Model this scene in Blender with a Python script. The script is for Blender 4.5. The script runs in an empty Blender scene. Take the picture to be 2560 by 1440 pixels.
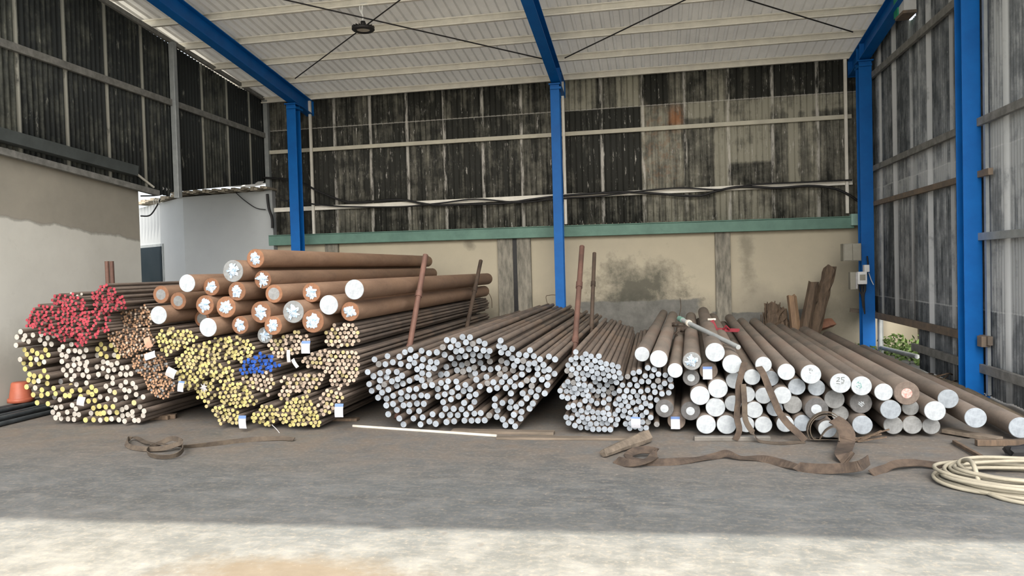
import bpy, math, random
import numpy as np
from mathutils import Vector, Matrix
random.seed(7); rng = np.random.default_rng(7)
S = bpy.context.scene
COL = S.collection
# ------------------------------------------------------------------ camera
F = 1843.0; CAMH = 1.6
_Y = np.array([357., 57., -F]); _Y /= np.linalg.norm(_Y)
_X = np.array([9480., 213., F]); _X -= _Y * _X.dot(_Y); _X /= np.linalg.norm(_X)
_R = np.array([_X, _Y, np.cross(_X, _Y)])
cam = bpy.data.cameras.new('camera'); co = bpy.data.objects.new('camera', cam); COL.objects.link(co)
M4 = Matrix([list(_R[i]) + [0] for i in range(3)] + [[0, 0, 0, 1]])
M4.translation = Vector((0, 0, CAMH)); co.matrix_world = M4
cam.sensor_width = 36; cam.lens = F / 2560 * 36; cam.clip_end = 300
S.camera = co
CP = np.array([0, 0, CAMH])
def ray(px, py): return _R @ np.array([px - 1280, -(py - 720), -F])
def gr(px, py, z=0.0): d = ray(px, py); return CP + d * ((z - CAMH) / d[2])
def atY(px, py, Y): d = ray(px, py); return CP + d * (Y / d[1])
def atX(px, py, X): d = ray(px, py); return CP + d * (X / d[0])
def zc(p): return -(_R.T @ (np.array(p, float) - CP))[2]
# ------------------------------------------------------------------ light
w = bpy.data.worlds.new('sky'); S.world = w; w.use_nodes = True
nt = w.node_tree; nt.nodes.clear()
sk = nt.nodes.new('ShaderNodeTexSky'); sk.sky_type = 'NISHITA'; sk.sun_disc = False
sk.sun_elevation = math.radians(38); sk.sun_rotation = math.radians(170); sk.air_density = 1.0; sk.dust_density = 5.0; sk.ozone_density = 1.0
hs = nt.nodes.new('ShaderNodeHueSaturation'); hs.inputs['Saturation'].default_value = 0.45
bg = nt.nodes.new('ShaderNodeBackground'); bg.inputs[1].default_value = 0.55
wo = nt.nodes.new('ShaderNodeOutputWorld')
nt.links.new(sk.outputs[0], hs.inputs['Color']); nt.links.new(hs.outputs[0], bg.inputs[0]); nt.links.new(bg.outputs[0], wo.inputs[0])
sl = bpy.data.lights.new('sun', 'SUN'); sl.energy = 11.5; sl.angle = math.radians(1.0); sl.color = (1, .94, .82)
so = bpy.data.objects.new('sun', sl); COL.objects.link(so)
SUN_EL = 77.5
so.rotation_euler = Vector((0.0, math.cos(math.radians(SUN_EL)), -math.sin(math.radians(SUN_EL)))).to_track_quat('-Z', 'Y').to_euler()
S.view_settings.view_transform = 'Standard'; S.view_settings.look = 'None'; S.view_settings.gamma = 1; S.view_settings.use_curve_mapping = False
S.view_settings.exposure = -0.30
# ------------------------------------------------------------------ material helpers
class G:
    def __init__(s, name):
        s.m = bpy.data.materials.new(name); s.m.use_nodes = True; s.t = s.m.node_tree; s.t.nodes.clear()
        s.o = s.t.nodes.new('ShaderNodeOutputMaterial'); s.b = s.t.nodes.new('ShaderNodeBsdfPrincipled')
        s.t.links.new(s.b.outputs[0], s.o.inputs[0]); s.c = s.t.nodes.new('ShaderNodeTexCoord').outputs['Object']
    def put(s, sock, v):
        if hasattr(v, 'is_output') or isinstance(v, bpy.types.NodeSocket): s.t.links.new(v, sock)
        else:
            if isinstance(v, (tuple, list)) and len(v) == 3 and sock.type == 'RGBA': v = (*v, 1)
            sock.default_value = v
    def math(s, op, a, b=0.0, clamp=False):
        n = s.t.nodes.new('ShaderNodeMath'); n.operation = op; n.use_clamp = clamp; s.put(n.inputs[0], a); s.put(n.inputs[1], b); return n.outputs[0]
    def map(s, sc=(1, 1, 1), loc=(0, 0, 0), v=None, rot=(0, 0, 0)):
        n = s.t.nodes.new('ShaderNodeMapping'); n.inputs['Scale'].default_value = sc; n.inputs['Location'].default_value = loc; n.inputs['Rotation'].default_value = rot
        s.t.links.new(v if v else s.c, n.inputs[0]); return n.outputs[0]
    def noise(s, scale=5, detail=4, rough=.6, v=None):
        n = s.t.nodes.new('ShaderNodeTexNoise'); n.inputs['Scale'].default_value = scale; n.inputs['Detail'].default_value = detail; n.inputs['Roughness'].default_value = rough
        s.t.links.new(v if v else s.c, n.inputs['Vector']); return n.outputs[0]
    def ramp(s, f, a, b):
        n = s.t.nodes.new('ShaderNodeMapRange'); n.clamp = True; s.put(n.inputs[0], f); n.inputs[1].default_value = a; n.inputs[2].default_value = b; return n.outputs[0]
    def mix(s, f, a, b):
        n = s.t.nodes.new('ShaderNodeMix'); n.data_type = 'RGBA'; s.put(n.inputs[0], f); s.put(n.inputs[6], a); s.put(n.inputs[7], b); return n.outputs[2]
    def xyz(s, v=None):
        n = s.t.nodes.new('ShaderNodeSeparateXYZ'); s.t.links.new(v if v else s.c, n.inputs[0]); return n.outputs
    def comb(s, x, y, z=0.0):
        n = s.t.nodes.new('ShaderNodeCombineXYZ'); s.put(n.inputs[0], x); s.put(n.inputs[1], y); s.put(n.inputs[2], z); return n.outputs[0]
    def white(s, v):
        n = s.t.nodes.new('ShaderNodeTexWhiteNoise'); n.noise_dimensions = '3D'; s.t.links.new(v, n.inputs[0]); return n.outputs[0]
    def rnd(s): return s.t.nodes.new('ShaderNodeObjectInfo').outputs['Random']
    def loc(s): return s.t.nodes.new('ShaderNodeObjectInfo').outputs['Location']
    def bright(s, c, f):
        n = s.t.nodes.new('ShaderNodeVectorMath'); n.operation = 'SCALE'; s.put(n.inputs[0], c); s.put(n.inputs['Scale'], f); return n.outputs[0]
    def box(s, p, lo, hi, soft):   # soft window of a coordinate
        a = s.ramp(p, lo - soft, lo + soft); b = s.ramp(p, hi + soft, hi - soft); return s.math('MULTIPLY', a, b)
    def bump(s, h, strength=.3, dist=.01):
        n = s.t.nodes.new('ShaderNodeBump'); n.inputs['Strength'].default_value = strength; n.inputs['Distance'].default_value = dist
        s.t.links.new(h, n.inputs['Height']); s.t.links.new(n.outputs[0], s.b.inputs['Normal'])
    def out(s, col, rough=.8, metal=0.0, spec=.3):
        s.put(s.b.inputs['Base Color'], col); s.put(s.b.inputs['Roughness'], rough); s.b.inputs['Metallic'].default_value = metal
        s.b.inputs['Specular IOR Level'].default_value = spec; return s.m
def simple(name, a, b=None, scale=8, rough=.7, metal=0.0, sc=(1, 1, 1), rand=0.0, spec=.3, bump=0):
    g = G(name); b = b or tuple(x * .7 for x in a); n = g.noise(scale, 5, .65, g.map(sc))
    c = g.mix(g.ramp(n, .35, .65), a, b)
    if rand: c = g.bright(c, g.math('ADD', g.math('MULTIPLY', g.rnd(), rand), 1 - rand / 2))
    if bump: g.bump(n, bump)
    return g.out(c, rough, metal, spec)
M = {}
# concrete floor
g = G('concrete_floor')
x, y, z = g.xyz()
n1 = g.noise(.55, 6, .62); n2 = g.noise(3.2, 7, .7); n3 = g.noise(26, 4, .7); n4 = g.noise(9, 8, .75, g.map((.5, 1.3, 1), rot=(0, 0, .35))); st = g.noise(1.5, 5, .6, g.map((.45, 2.2, 1), rot=(0, 0, .25)))
c = g.mix(g.ramp(n1, .36, .62), (.080, .086, .087), (.104, .111, .112))
c = g.mix(g.math('MULTIPLY', g.ramp(n2, .45, .72), .5), c, (.19, .192, .186))
c = g.mix(g.math('MULTIPLY', g.ramp(st, .5, .68), .35), c, (.068, .07, .068))
c = g.mix(g.math('MULTIPLY', g.ramp(n4, .50, .66), .45), c, (.21, .208, .195)); c = g.mix(g.math('MULTIPLY', g.ramp(n4, .46, .36), .22), c, (.06, .062, .06))
brown = g.math('MULTIPLY', g.box(g.math('ADD', y, g.math('MULTIPLY', n1, 1.4)), 6.5, 9.5, .55), g.ramp(n2, .3, .62))
c = g.mix(g.math('MULTIPLY', brown, .8), c, (.135, .108, .085))
c = g.mix(g.math('MULTIPLY', g.ramp(n3, .50, .62), .4), c, (.215, .19, .15))
c = g.mix(g.math('MULTIPLY', g.ramp(g.math('ADD', y, g.math('MULTIPLY', n1, 2.0)), 5.7, 3.3), .7), c, g.mix(g.ramp(n2, .42, .62), (.215, .205, .175), (.345, .325, .275)))  # paler towards the front: sunlit brightness put into the floor colour
dx = g.math('MULTIPLY', g.math('ADD', x, 1.92), .75); dy = g.math('MULTIPLY', g.math('ADD', y, -3.58), 1.9)
rr = g.math('SQRT', g.math('ADD', g.math('MULTIPLY', dx, dx), g.math('MULTIPLY', dy, dy)))
rr = g.math('ADD', rr, g.math('MULTIPLY', n2, .9))
c = g.mix(g.math('MULTIPLY', g.ramp(rr, 1.1, .72), .75), c, (.15, .115, .075))
c = g.mix(g.math('MULTIPLY', g.ramp(n3, .66, .74), .5), c, (.42, .41, .38))
v = g.t.nodes.new('ShaderNodeTexVoronoi'); v.inputs['Scale'].default_value = 3.3; g.t.links.new(g.map((1, .55, 1)), v.inputs[0])
c = g.mix(g.math('MULTIPLY', g.ramp(v.outputs[0], .075, .035), .6), c, (.12, .11, .1))
g.bump(n2, .25, .02)
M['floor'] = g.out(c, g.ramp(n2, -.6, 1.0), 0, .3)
# plaster walls
def plaster(name, a, b, dirty, zlo, mold=None, patch=None, top=None):
    g = G(name); x, y, z = g.xyz(); n1 = g.noise(.8, 6, .65); n2 = g.noise(5, 6, .7)
    c = g.mix(g.ramp(n1, .35, .65), a, b)
    zz = g.math('ADD', z, g.math('MULTIPLY', n1, -1.0)); c = g.mix(g.math('MULTIPLY', g.ramp(zz, zlo, zlo - .5), .75), c, dirty)
    for (cx, cz, rx, rz, k) in (mold or []):
        ax = g.math('DIVIDE', g.math('SUBTRACT', x, cx), rx); az = g.math('DIVIDE', g.math('SUBTRACT', z, cz), rz)
        r = g.math('SQRT', g.math('ADD', g.math('MULTIPLY', ax, ax), g.math('MULTIPLY', az, az)))
        r = g.math('ADD', r, g.math('MULTIPLY', g.math('SUBTRACT', g.noise(2.6, 7, .72), .5), 2.6))
        c = g.mix(g.math('MULTIPLY', g.ramp(r, 1.1, .25), k), c, (.075, .075, .06))
    for (cx, cz, rx, rz) in (patch or []):
        ax = g.math('DIVIDE', g.math('SUBTRACT', x, cx), rx); az = g.math('DIVIDE', g.math('SUBTRACT', z, cz), rz)
        r = g.math('MAXIMUM', g.math('ABSOLUTE', ax), g.math('ABSOLUTE', az)); r = g.math('ADD', r, g.math('MULTIPLY', g.math('SUBTRACT', n1, .5), .8))
        c = g.mix(g.ramp(r, 1.0, .93), c, g.mix(g.ramp(n2, .3, .7), (.12, .12, .108), (.20, .197, .18)))
    if top:
        # raw render above an uneven line that follows the coping
        zt, slope, y0, ca, cb = top
        line = g.math('ADD', g.math('SUBTRACT', z, g.math('MULTIPLY', g.math('SUBTRACT', y, y0), slope)), g.math('MULTIPLY', g.noise(2.5, 6, .6), .16))
        c = g.mix(g.ramp(line, zt + .07, zt + .085), c, g.mix(g.ramp(n1, .35, .68), ca, cb))
        c = g.mix(g.math('MULTIPLY', g.box(line, zt + .055, zt + .085, .012), .6), c, (.2, .19, .17))
    c = g.mix(g.math('MULTIPLY', g.ramp(n2, .6, .75), .2), c, dirty)
    g.bump(n2, .15, .01); return g.out(c, .9)
M['cream'] = plaster('cream_plaster', (.47, .425, .32), (.41, .372, .285), (.28, .255, .20), .75,
    [(-.35, 1.15, .85, .65, .85), (-.5, .65, 1.2, .45, .8), (1.65, 1.6, .16, .7, .45), (-2.9, .5, .9, .35, .35), (2.6, .6, 1.2, .3, .3), (-3.55, 2.1, .12, .12, .5)], [(-.35, .55, 1.15, .42), (1.9, .42, .9, .3)])
M['left_plaster'] = plaster('left_plaster', (.66, .655, .60), (.58, .575, .525), (.36, .35, .31), .62, None, None, (2.43, -.09, 7.7, (.37, .345, .29), (.285, .27, .23)))
M['annex'] = plaster('annex_plaster', (.36, .38, .385), (.33, .35, .355), (.27, .28, .27), .3)
M['pilaster'] = simple('mouldy_concrete', (.30, .28, .23), (.13, .125, .105), 5, .95, 0, (3, 3, .7), bump=.3)
M['copingm'] = simple('broken_mortar', (.42, .38, .3), (.2, .17, .13), 14, .95, bump=.5)
# weathered corrugated sheets
def sheet(name, axis, dark, mid, light, w, bias, seams, chips_glints=(.62, .60, .55), lapw=.05, lapk=.75, patches=None, off=0.0, cont=(.44, .56), rk=.5, chipk=.7):
    g = G(name); x, y, z = g.xyz(); u = x if axis == 'x' else y
    uu = g.math('ADD', g.math('DIVIDE', u, w), 50.0 + off)
    idx = g.math('FLOOR', uu); fr = g.math('FRACT', uu)
    row = 0.0
    for sz in seams: row = g.math('ADD', row, g.math('GREATER_THAN', z, sz))
    r1 = g.white(g.comb(idx, row, 1.0))
    v1 = g.comb(g.math('MULTIPLY', u, 7.0), g.math('MULTIPLY', z, .55), g.math('MULTIPLY', row, 7.3))
    v2 = g.comb(g.math('MULTIPLY', u, 26.0), g.math('MULTIPLY', z, 1.6), g.math('MULTIPLY', row, 3.3))
    s1 = g.noise(1, 5, .65, v1); s2 = g.noise(1, 4, .7, v2); s3 = g.noise(3.5, 6, .7)
    f = g.math('ADD', g.math('ADD', g.math('MULTIPLY', s1, .9), g.math('MULTIPLY', s2, .55)), g.math('MULTIPLY', g.math('SUBTRACT', s3, .5), .9))
    f = g.math('ADD', f, g.math('MULTIPLY', g.math('SUBTRACT', r1, .5), rk)); f = g.math('ADD', f, bias)
    if patches:
        for (a0, a1, z0, z1, k) in patches:
            f = g.math('ADD', f, g.math('MULTIPLY', g.math('MULTIPLY', g.box(g.math('ADD', u, g.math('MULTIPLY', s3, .0)), a0, a1, .02), g.box(z, z0, z1, .03)), k))
    c = g.mix(g.ramp(f, .62, .84), dark, mid); c = g.mix(g.ramp(f, .86, 1.08), c, light)
    # lap joints: worn paint, plus light catching the laps put into the colour
    e = g.ramp(g.math('ABSOLUTE', g.math('SUBTRACT', fr, .5)), .5 - lapw, .5 - lapw * .4)
    e = g.math('MULTIPLY', e, g.ramp(g.noise(1, 5, .7, g.comb(g.math('MULTIPLY', u, 9.0), g.math('MULTIPLY', z, 1.5), 4.0)), *cont))
    c = g.mix(g.math('MULTIPLY', e, lapk), c, chips_glints)
    ch = g.math('MULTIPLY', g.ramp(g.noise(1, 6, .75, g.comb(g.math('MULTIPLY', u, 17.0), g.math('MULTIPLY', z, 2.6), 9.0)), .60, .67), chipk)
    c = g.mix(ch, c, chips_glints)
    for sz in seams:
        c = g.mix(g.math('MULTIPLY', g.box(z, sz - .004, sz + .012, .006), .6), c, chips_glints)
    g.s = (u, z, s3, f); return g, c
g, c = sheet('mouldy_back_sheet', 'x', (.030, .031, .027), (.135, .132, .11), (.32, .31, .25), .765, -.065, (4.56,), off=.21, rk=.22, chipk=.85, patches=[
    (-1.69, -1.02, 4.56, 5.3, .34), (-.62, -.2, 4.56, 5.3, .26), (.32, .57, 4.56, 5.3, .22), (1.0, 1.33, 4.56, 5.3, .16), (1.35, 3.6, 4.56, 5.3, -.03), (-.1, .3, 4.56, 5.3, -.15), (-1.69, -.2, 2.95, 4.56, -.14),
    (-.2, .57, 2.3, 4.56, .36), (.57, 1.1, 4.28, 4.56, .3), (1.12, 1.35, 2.3, 4.56, .28), (1.35, 2.1, 3.42, 4.56, .40), (1.35, 2.1, 2.3, 3.0, .26), (.57, 1.1, 2.3, 2.8, .15), (2.4, 2.56, 3.0, 4.3, .34), (2.56, 3.6, 2.3, 4.56, .14), (2.1, 3.6, 4.28, 4.56, .2), (-7.8, -1.7, 2.3, 2.9, .10), (-1.69, 3.7, 2.2, 5.3, .05)])
u, z, s3, f = g.s
ru = g.math('MULTIPLY', g.math('MULTIPLY', g.box(u, -.15, .52, .06), g.box(z, 3.1, 4.5, .15)), g.ramp(g.noise(9, 6, .7), .50, .60))
c = g.mix(g.math('MULTIPLY', ru, .45), c, (.26, .16, .10))
ru = g.math('MULTIPLY', g.math('MULTIPLY', g.box(u, .33, .55, .05), g.box(z, 4.12, 4.48, .10)), g.ramp(g.noise(5, 5, .7), .35, .5))
c = g.mix(g.math('MULTIPLY', ru, .7), c, (.36, .15, .06))
M['back_sheet'] = g.out(c, .75, 0, .25)
g, c = sheet('mouldy_left_sheet', 'y', (.028, .032, .032), (.085, .09, .078), (.20, .20, .165), .775, -.17, (6.5,), chips_glints=(.40, .40, .35), lapw=.04, lapk=.9, off=.71, cont=(.30, .42), chipk=.45, patches=[(6, 10.95, 0, 7, .13)])
M['left_sheet'] = g.out(c, .7, 0, .25)
g, c = sheet('grey_right_sheet', 'y', (.058, .068, .074), (.17, .185, .195), (.38, .40, .405), .73, .07, (.98, 2.78), chips_glints=(.52, .54, .54), lapw=.045, lapk=.85, off=.096, cont=(.30, .45), rk=.25, chipk=.35, patches=[(6, 13.9, 2.55, 3.15, .22), (6, 9.2, 0, 7, .12), (6, 9.2, 1.0, 1.75, .16)])  # bright continuous laps: lit sheet edges painted in
M['right_sheet'] = g.out(c, .6, 0, .35)
g = G('roof_underside'); n = g.noise(1.2, 5, .6); n2 = g.noise(12, 3, .6)
c = g.mix(g.ramp(n, .35, .65), (.60, .585, .54), (.47, .455, .42)); c = g.mix(g.math('MULTIPLY', g.ramp(n2, .6, .75), .2), c, (.3, .28, .23))
g.out(c, .6, 0, .3)
tr = g.t.nodes.new('ShaderNodeBsdfTranslucent'); tr.inputs[0].default_value = (.80, .80, .78, 1); ms = g.t.nodes.new('ShaderNodeMixShader'); ms.inputs[0].default_value = .036
g.t.links.new(g.b.outputs[0], ms.inputs[1]); g.t.links.new(tr.outputs[0], ms.inputs[2]); g.t.links.new(ms.outputs[0], g.o.inputs[0]); M['roof'] = g.m
M['purlin'] = simple('galvanised_purlin', (.80, .775, .69), (.68, .66, .59), 6, .55, 0, (1, 1, 1))
M['girt_cream'] = simple('cream_girt', (.56, .54, .44), (.46, .44, .36), 4, .6)
M['girt_grey'] = simple('weathered_girt', (.25, .25, .235), (.15, .15, .14), 9, .7)
M['girt_brown'] = simple('rusty_girt', (.22, .17, .125), (.14, .12, .1), 7, .8)
M['blue'] = simple('blue_paint', (.001, .12, .42), (.001, .095, .35), 3, .5, rand=0, spec=.25)
M['green'] = simple('green_paint', (.135, .25, .20), (.10, .19, .155), 3, .6)
M['galv'] = simple('galvanised_steel', (.42, .45, .45), (.32, .345, .35), 6, .4, .4)
M['black'] = simple('black_rubber', (.012, .012, .013), (.02, .02, .02), 10, .5)
M['darkmetal'] = simple('dark_metal', (.03, .03, .032), (.045, .042, .04), 10, .45, .5)
M['white'] = simple('white_plastic', (.72, .73, .72), (.62, .63, .62), 6, .5)
M['greybox'] = simple('grey_box_paint', (.30, .29, .24), (.25, .24, .2), 5, .6)
M['glassdark'] = simple('dark_glass', (.012, .02, .026), (.018, .026, .032), 2, .5, spec=.2)
def steel_side(name, a, b, cc, rand=.35, sc=(1, .35, 1)):
    g = G(name); n = g.noise(5, 6, .7, g.map(sc)); n2 = g.noise(1.1, 3, .5, g.map((1, .7, 1))); n3 = g.noise(40, 3, .6)
    c = g.mix(g.ramp(n, .35, .65), a, b); c = g.mix(g.ramp(n2, .5, .66), c, cc); c = g.mix(g.math('MULTIPLY', g.ramp(n3, .55, .8), .3), c, (.03, .025, .02))
    c = g.bright(c, g.math('ADD', g.math('MULTIPLY', g.rnd(), rand), 1 - rand / 2)); g.bump(n, .15, .004)
    return g.out(c, .62, .15, .35)
M['rod'] = steel_side('dark_mill_scale', (.20, .16, .13), (.11, .092, .08), (.25, .18, .13))
M['bar'] = steel_side('brown_rust_bar', (.33, .215, .145), (.22, .14, .095), (.28, .175, .11))
M['barr'] = steel_side('grey_brown_rust_bar', (.25, .205, .17), (.15, .13, .112), (.21, .15, .12))
M['stake'] = steel_side('rusty_stake', (.17, .092, .07), (.10, .058, .046), (.19, .105, .078), sc=(1, 1, .5))
M['stake2'] = steel_side('brown_stake', (.10, .072, .052), (.055, .042, .034), (.12, .085, .06), sc=(1, 1, .5))
def endm(name, a, b, rand=.35, rough=.7, spec=.3, scale=60, ring=None):
    g = G(name); n = g.noise(scale, 4, .7, g.map((1, 1, 1)));
    # vary with the object's own place so that no two ends look alike
    c = g.mix(g.ramp(n, .38, .62), a, b); c = g.bright(c, g.math('ADD', g.math('MULTIPLY', g.rnd(), rand), 1 - rand * .6))
    return g.out(c, rough, 0, spec)
M['e_white'] = endm('white_painted_end', (.36, .39, .41), (.28, .31, .33), .12, scale=22)
M['e_rodwhite'] = endm('white_dabbed_end', (.42, .40, .36), (.29, .27, .235), .3)
M['e_yellow'] = endm('yellow_dabbed_end', (.42, .385, .14), (.34, .29, .12), .3)
M['e_pale'] = endm('pale_yellow_end', (.42, .37, .18), (.29, .24, .12), .4)
M['e_pink'] = endm('sawn_pinkish_end', (.42, .345, .27), (.27, .21, .16), .45)
M['e_copper'] = endm('coppery_end', (.34, .21, .125), (.16, .09, .052), .9)
M['e_red'] = endm('red_painted_end', (.36, .045, .062), (.22, .025, .038), .5)
M['e_blue'] = endm('blue_painted_end', (.012, .075, .34), (.008, .045, .24), .5)
M['e_silver'] = endm('bright_sawn_end', (.265, .30, .335), (.18, .205, .235), .3)
M['e_silverbig'] = endm('pale_bluish_end', (.26, .295, .325), (.19, .215, .24), .25, scale=20)
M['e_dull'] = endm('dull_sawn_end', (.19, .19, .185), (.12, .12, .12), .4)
M['e_rust'] = endm('rusty_sawn_end', (.21, .10, .052), (.15, .075, .042), .3, scale=25)
M['e_dark'] = endm('dark_grey_end', (.10, .10, .10), (.07, .07, .07), .3, scale=25)
M['e_grey'] = endm('grey_sawn_end', (.20, .21, .21), (.145, .15, .15), .3, scale=25)
M['e_brown'] = endm('brown_grey_end', (.125, .10, .082), (.09, .07, .058), .3, scale=25)
M['e_pinkc'] = endm('pale_pink_end', (.50, .36, .33), (.42, .15, .13), .1, scale=50)
M['wrap'] = endm('white_plastic_wrap', (.52, .56, .60), (.20, .32, .44), .1, rough=.3, spec=.5, scale=40)
g = G('printed_paper'); x, y, z = g.xyz()
ln = g.math('GREATER_THAN', g.math('FRACT', g.math('MULTIPLY', z, 160)), .62); wn = g.ramp(g.noise(120, 2, .5), .45, .55)
c = g.mix(g.math('MULTIPLY', g.math('MULTIPLY', ln, wn), .45), (.42, .43, .46), (.15, .17, .26)); c = g.mix(g.math('GREATER_THAN', z, .036), c, (.10, .17, .36))
M['paper'] = g.out(c, .6)
M['paper_plain'] = simple('plain_card', (.42, .42, .42), (.34, .33, .33), 20, .7)
M['paper_orange'] = simple('faded_orange_card', (.45, .25, .17), (.38, .2, .14), 20, .7)
M['orange'] = simple('orange_plastic', (.33, .095, .055), (.26, .07, .04), 6, .5)
M['redpaint'] = simple('red_paint', (.20, .018, .028), (.14, .012, .02), 9, .5)
M['wood'] = simple('weathered_wood', (.14, .10, .068), (.07, .052, .038), 7, .9, 0, (3, 3, .5), bump=.5)
M['wood_y'] = simple('weathered_plank', (.16, .13, .10), (.09, .075, .058), 6, .9, 0, (.5, 3, 3), bump=.4)
M['strap'] = simple('dirty_webbing', (.095, .076, .056), (.05, .04, .032), 9, .95, bump=.4)
M['strap_b'] = simple('brown_webbing', (.085, .063, .047), (.04, .031, .025), 10, .95, bump=.4)
M['rope'] = simple('pale_hose', (.33, .305, .235), (.26, .24, .185), 6, .6)
M['leaf'] = simple('leaf_green', (.055, .10, .025), (.10, .15, .04), 9, .7)
M['flatsteel'] = simple('flat_steel', (.16, .15, .135), (.10, .095, .085), 5, .5, .3)
M['palesteel'] = simple('pale_strip', (.55, .52, .45), (.38, .35, .3), 5, .6)
M['earth'] = simple('dusty_earth', (.20, .165, .12), (.12, .10, .075), 6, 1, bump=.6)
# ------------------------------------------------------------------ geometry helpers
def tag(o, label=None, cat=None, group=None, kind=None):
    if label: o['label'] = label
    if cat: o['category'] = cat
    if group: o['group'] = group
    if kind: o['kind'] = kind
    return o
def mesh_ob(name, vs, fs, mat, parent=None, smooth=False, midx=None, bevel=0):
    me = bpy.data.meshes.new(name); me.from_pydata([tuple(map(float, v)) for v in vs], [], fs)
    for m in (mat if isinstance(mat, list) else [mat]): me.materials.append(m)
    if midx is not None: me.polygons.foreach_set('material_index', midx)
    if smooth is True: me.polygons.foreach_set('use_smooth', [True] * len(fs))
    elif smooth: me.polygons.foreach_set('use_smooth', smooth)
    me.update(); o = bpy.data.objects.new(name, me); COL.objects.link(o)
    if parent: o.parent = parent
    if bevel: b = o.modifiers.new('b', 'BEVEL'); b.width = bevel; b.segments = 2; b.limit_method = 'ANGLE'
    return o
def empty(name, loc, label, cat, group=None, rz=0.0):
    o = bpy.data.objects.new(name, None); COL.objects.link(o); o.location = tuple(map(float, loc)); o.rotation_euler.z = rz; o.empty_display_size = .1
    return tag(o, label, cat, group)
class B:
    """collects shapes into one mesh"""
    def __init__(s): s.v = []; s.f = []; s.sm = []
    def add(s, vs, fs, sm=False):
        k = len(s.v); s.v += [tuple(map(float, v)) for v in vs]; s.f += [tuple(i + k for i in f) for f in fs]; s.sm += [sm] * len(fs); return s
    def box(s, lo, hi, mat=None):
        x0, y0, z0 = lo; x1, y1, z1 = hi
        vs = [(x0, y0, z0), (x1, y0, z0), (x1, y1, z0), (x0, y1, z0), (x0, y0, z1), (x1, y0, z1), (x1, y1, z1), (x0, y1, z1)]
        if mat is not None: vs = [tuple(mat @ Vector(v)) for v in vs]
        return s.add(vs, [(0, 3, 2, 1), (4, 5, 6, 7), (0, 1, 5, 4), (1, 2, 6, 5), (2, 3, 7, 6), (3, 0, 4, 7)])
    def beam(s, a, b, w, h, up=(0, 0, 1), prof=None):
        """prism between a and b; w across, h along up; prof = closed profile in (across, up) units"""
        a = Vector(a); b = Vector(b); d = (b - a).normalized(); u = Vector(up); r = d.cross(u).normalized(); u = r.cross(d).normalized()
        prof = prof or [(-w / 2, -h / 2), (w / 2, -h / 2), (w / 2, h / 2), (-w / 2, h / 2)]
        n = len(prof); vs = [a + r * p + u * q for p, q in prof] + [b + r * p + u * q for p, q in prof]
        return s.add(vs, [(i, (i + 1) % n, n + (i + 1) % n, n + i) for i in range(n)] + [tuple(range(n))[::-1], tuple(range(n, 2 * n))])
    def tube(s, pts, r, n=8, closed=False):
        P = [Vector(tuple(map(float, p))) for p in pts]; m = len(P); R = r if isinstance(r, (list, tuple)) else [r] * m; ref = None; vs = []
        for i in range(m):
            t = (P[(i + 1) % m] - P[i - 1]) if closed else (P[min(i + 1, m - 1)] - P[max(i - 1, 0)]); t.normalize()
            if ref is None: ref = t.orthogonal().normalized()
            ref = (ref - t * ref.dot(t)).normalized(); bb = t.cross(ref)
            for k in range(n): a = 2 * math.pi * k / n; vs.append(P[i] + (ref * math.cos(a) + bb * math.sin(a)) * R[i])
        fs = []
        for i in range(m if closed else m - 1):
            j = (i + 1) % m
            for k in range(n): l = (k + 1) % n; fs.append((i * n + k, i * n + l, j * n + l, j * n + k))
        s.add(vs, fs, True)
        if not closed: s.add(vs[:n], [tuple(range(n))[::-1]]); s.add(vs[-n:], [tuple(range(n))])
        return s
    def ribbon(s, pts, wid, th=.006, wv=None):
        """a flat strap: pts centre line, wv the width direction at each point"""
        P = [Vector(tuple(map(float, p))) for p in pts]; m = len(P); vs = []
        for i in range(m):
            t = (P[min(i + 1, m - 1)] - P[max(i - 1, 0)]).normalized()
            W = Vector(wv[i] if isinstance(wv, list) else (wv or (0, 1, 0))); W = (W - t * W.dot(t)).normalized(); N = t.cross(W)
            for a, b in ((-1, -1), (1, -1), (1, 1), (-1, 1)): vs.append(P[i] + W * (a * wid / 2) + N * (b * th / 2))
        fs = [(i * 4 + k, i * 4 + (k + 1) % 4, i * 4 + 4 + (k + 1) % 4, i * 4 + 4 + k) for i in range(m - 1) for k in range(4)]
        return s.add(vs, fs + [(3, 2, 1, 0), tuple(m * 4 - 4 + k for k in range(4))])
    def lathe(s, prof, c, n=24):
        vs = [(c[0] + r * math.cos(2 * math.pi * k / n), c[1] + r * math.sin(2 * math.pi * k / n), c[2] + z) for r, z in prof for k in range(n)]
        return s.add(vs, [(i * n + k, i * n + (k + 1) % n, (i + 1) * n + (k + 1) % n, (i + 1) * n + k) for i in range(len(prof) - 1) for k in range(n)], True)
    def ob(s, name, mat, parent=None, bevel=0, **k):
        return mesh_ob(name, s.v, s.f, mat, parent, smooth=s.sm, bevel=bevel, **k)
def spline(pts, n=8):
    P = [Vector(tuple(map(float, p))) for p in pts]; out = []
    for i in range(len(P) - 1):
        a = P[max(i - 1, 0)]; b = P[i]; c = P[i + 1]; d = P[min(i + 2, len(P) - 1)]
        for k in range(n):
            t = k / n; out.append(.5 * ((2 * b) + (c - a) * t + (2 * a - 5 * b + 4 * c - d) * t * t + (3 * b - a - 3 * c + d) * t ** 3))
    out.append(P[-1]); return out
def struct(o): o['kind'] = 'structure'; return o
def ibeam(w, h, t=.014, tf=.016):
    return [(-w/2, -h/2), (w/2, -h/2), (w/2, -h/2+tf), (t/2, -h/2+tf), (t/2, h/2-tf), (w/2, h/2-tf), (w/2, h/2), (-w/2, h/2), (-w/2, h/2-tf), (-t/2, h/2-tf), (-t/2, -h/2+tf), (-w/2, -h/2+tf)]
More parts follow.
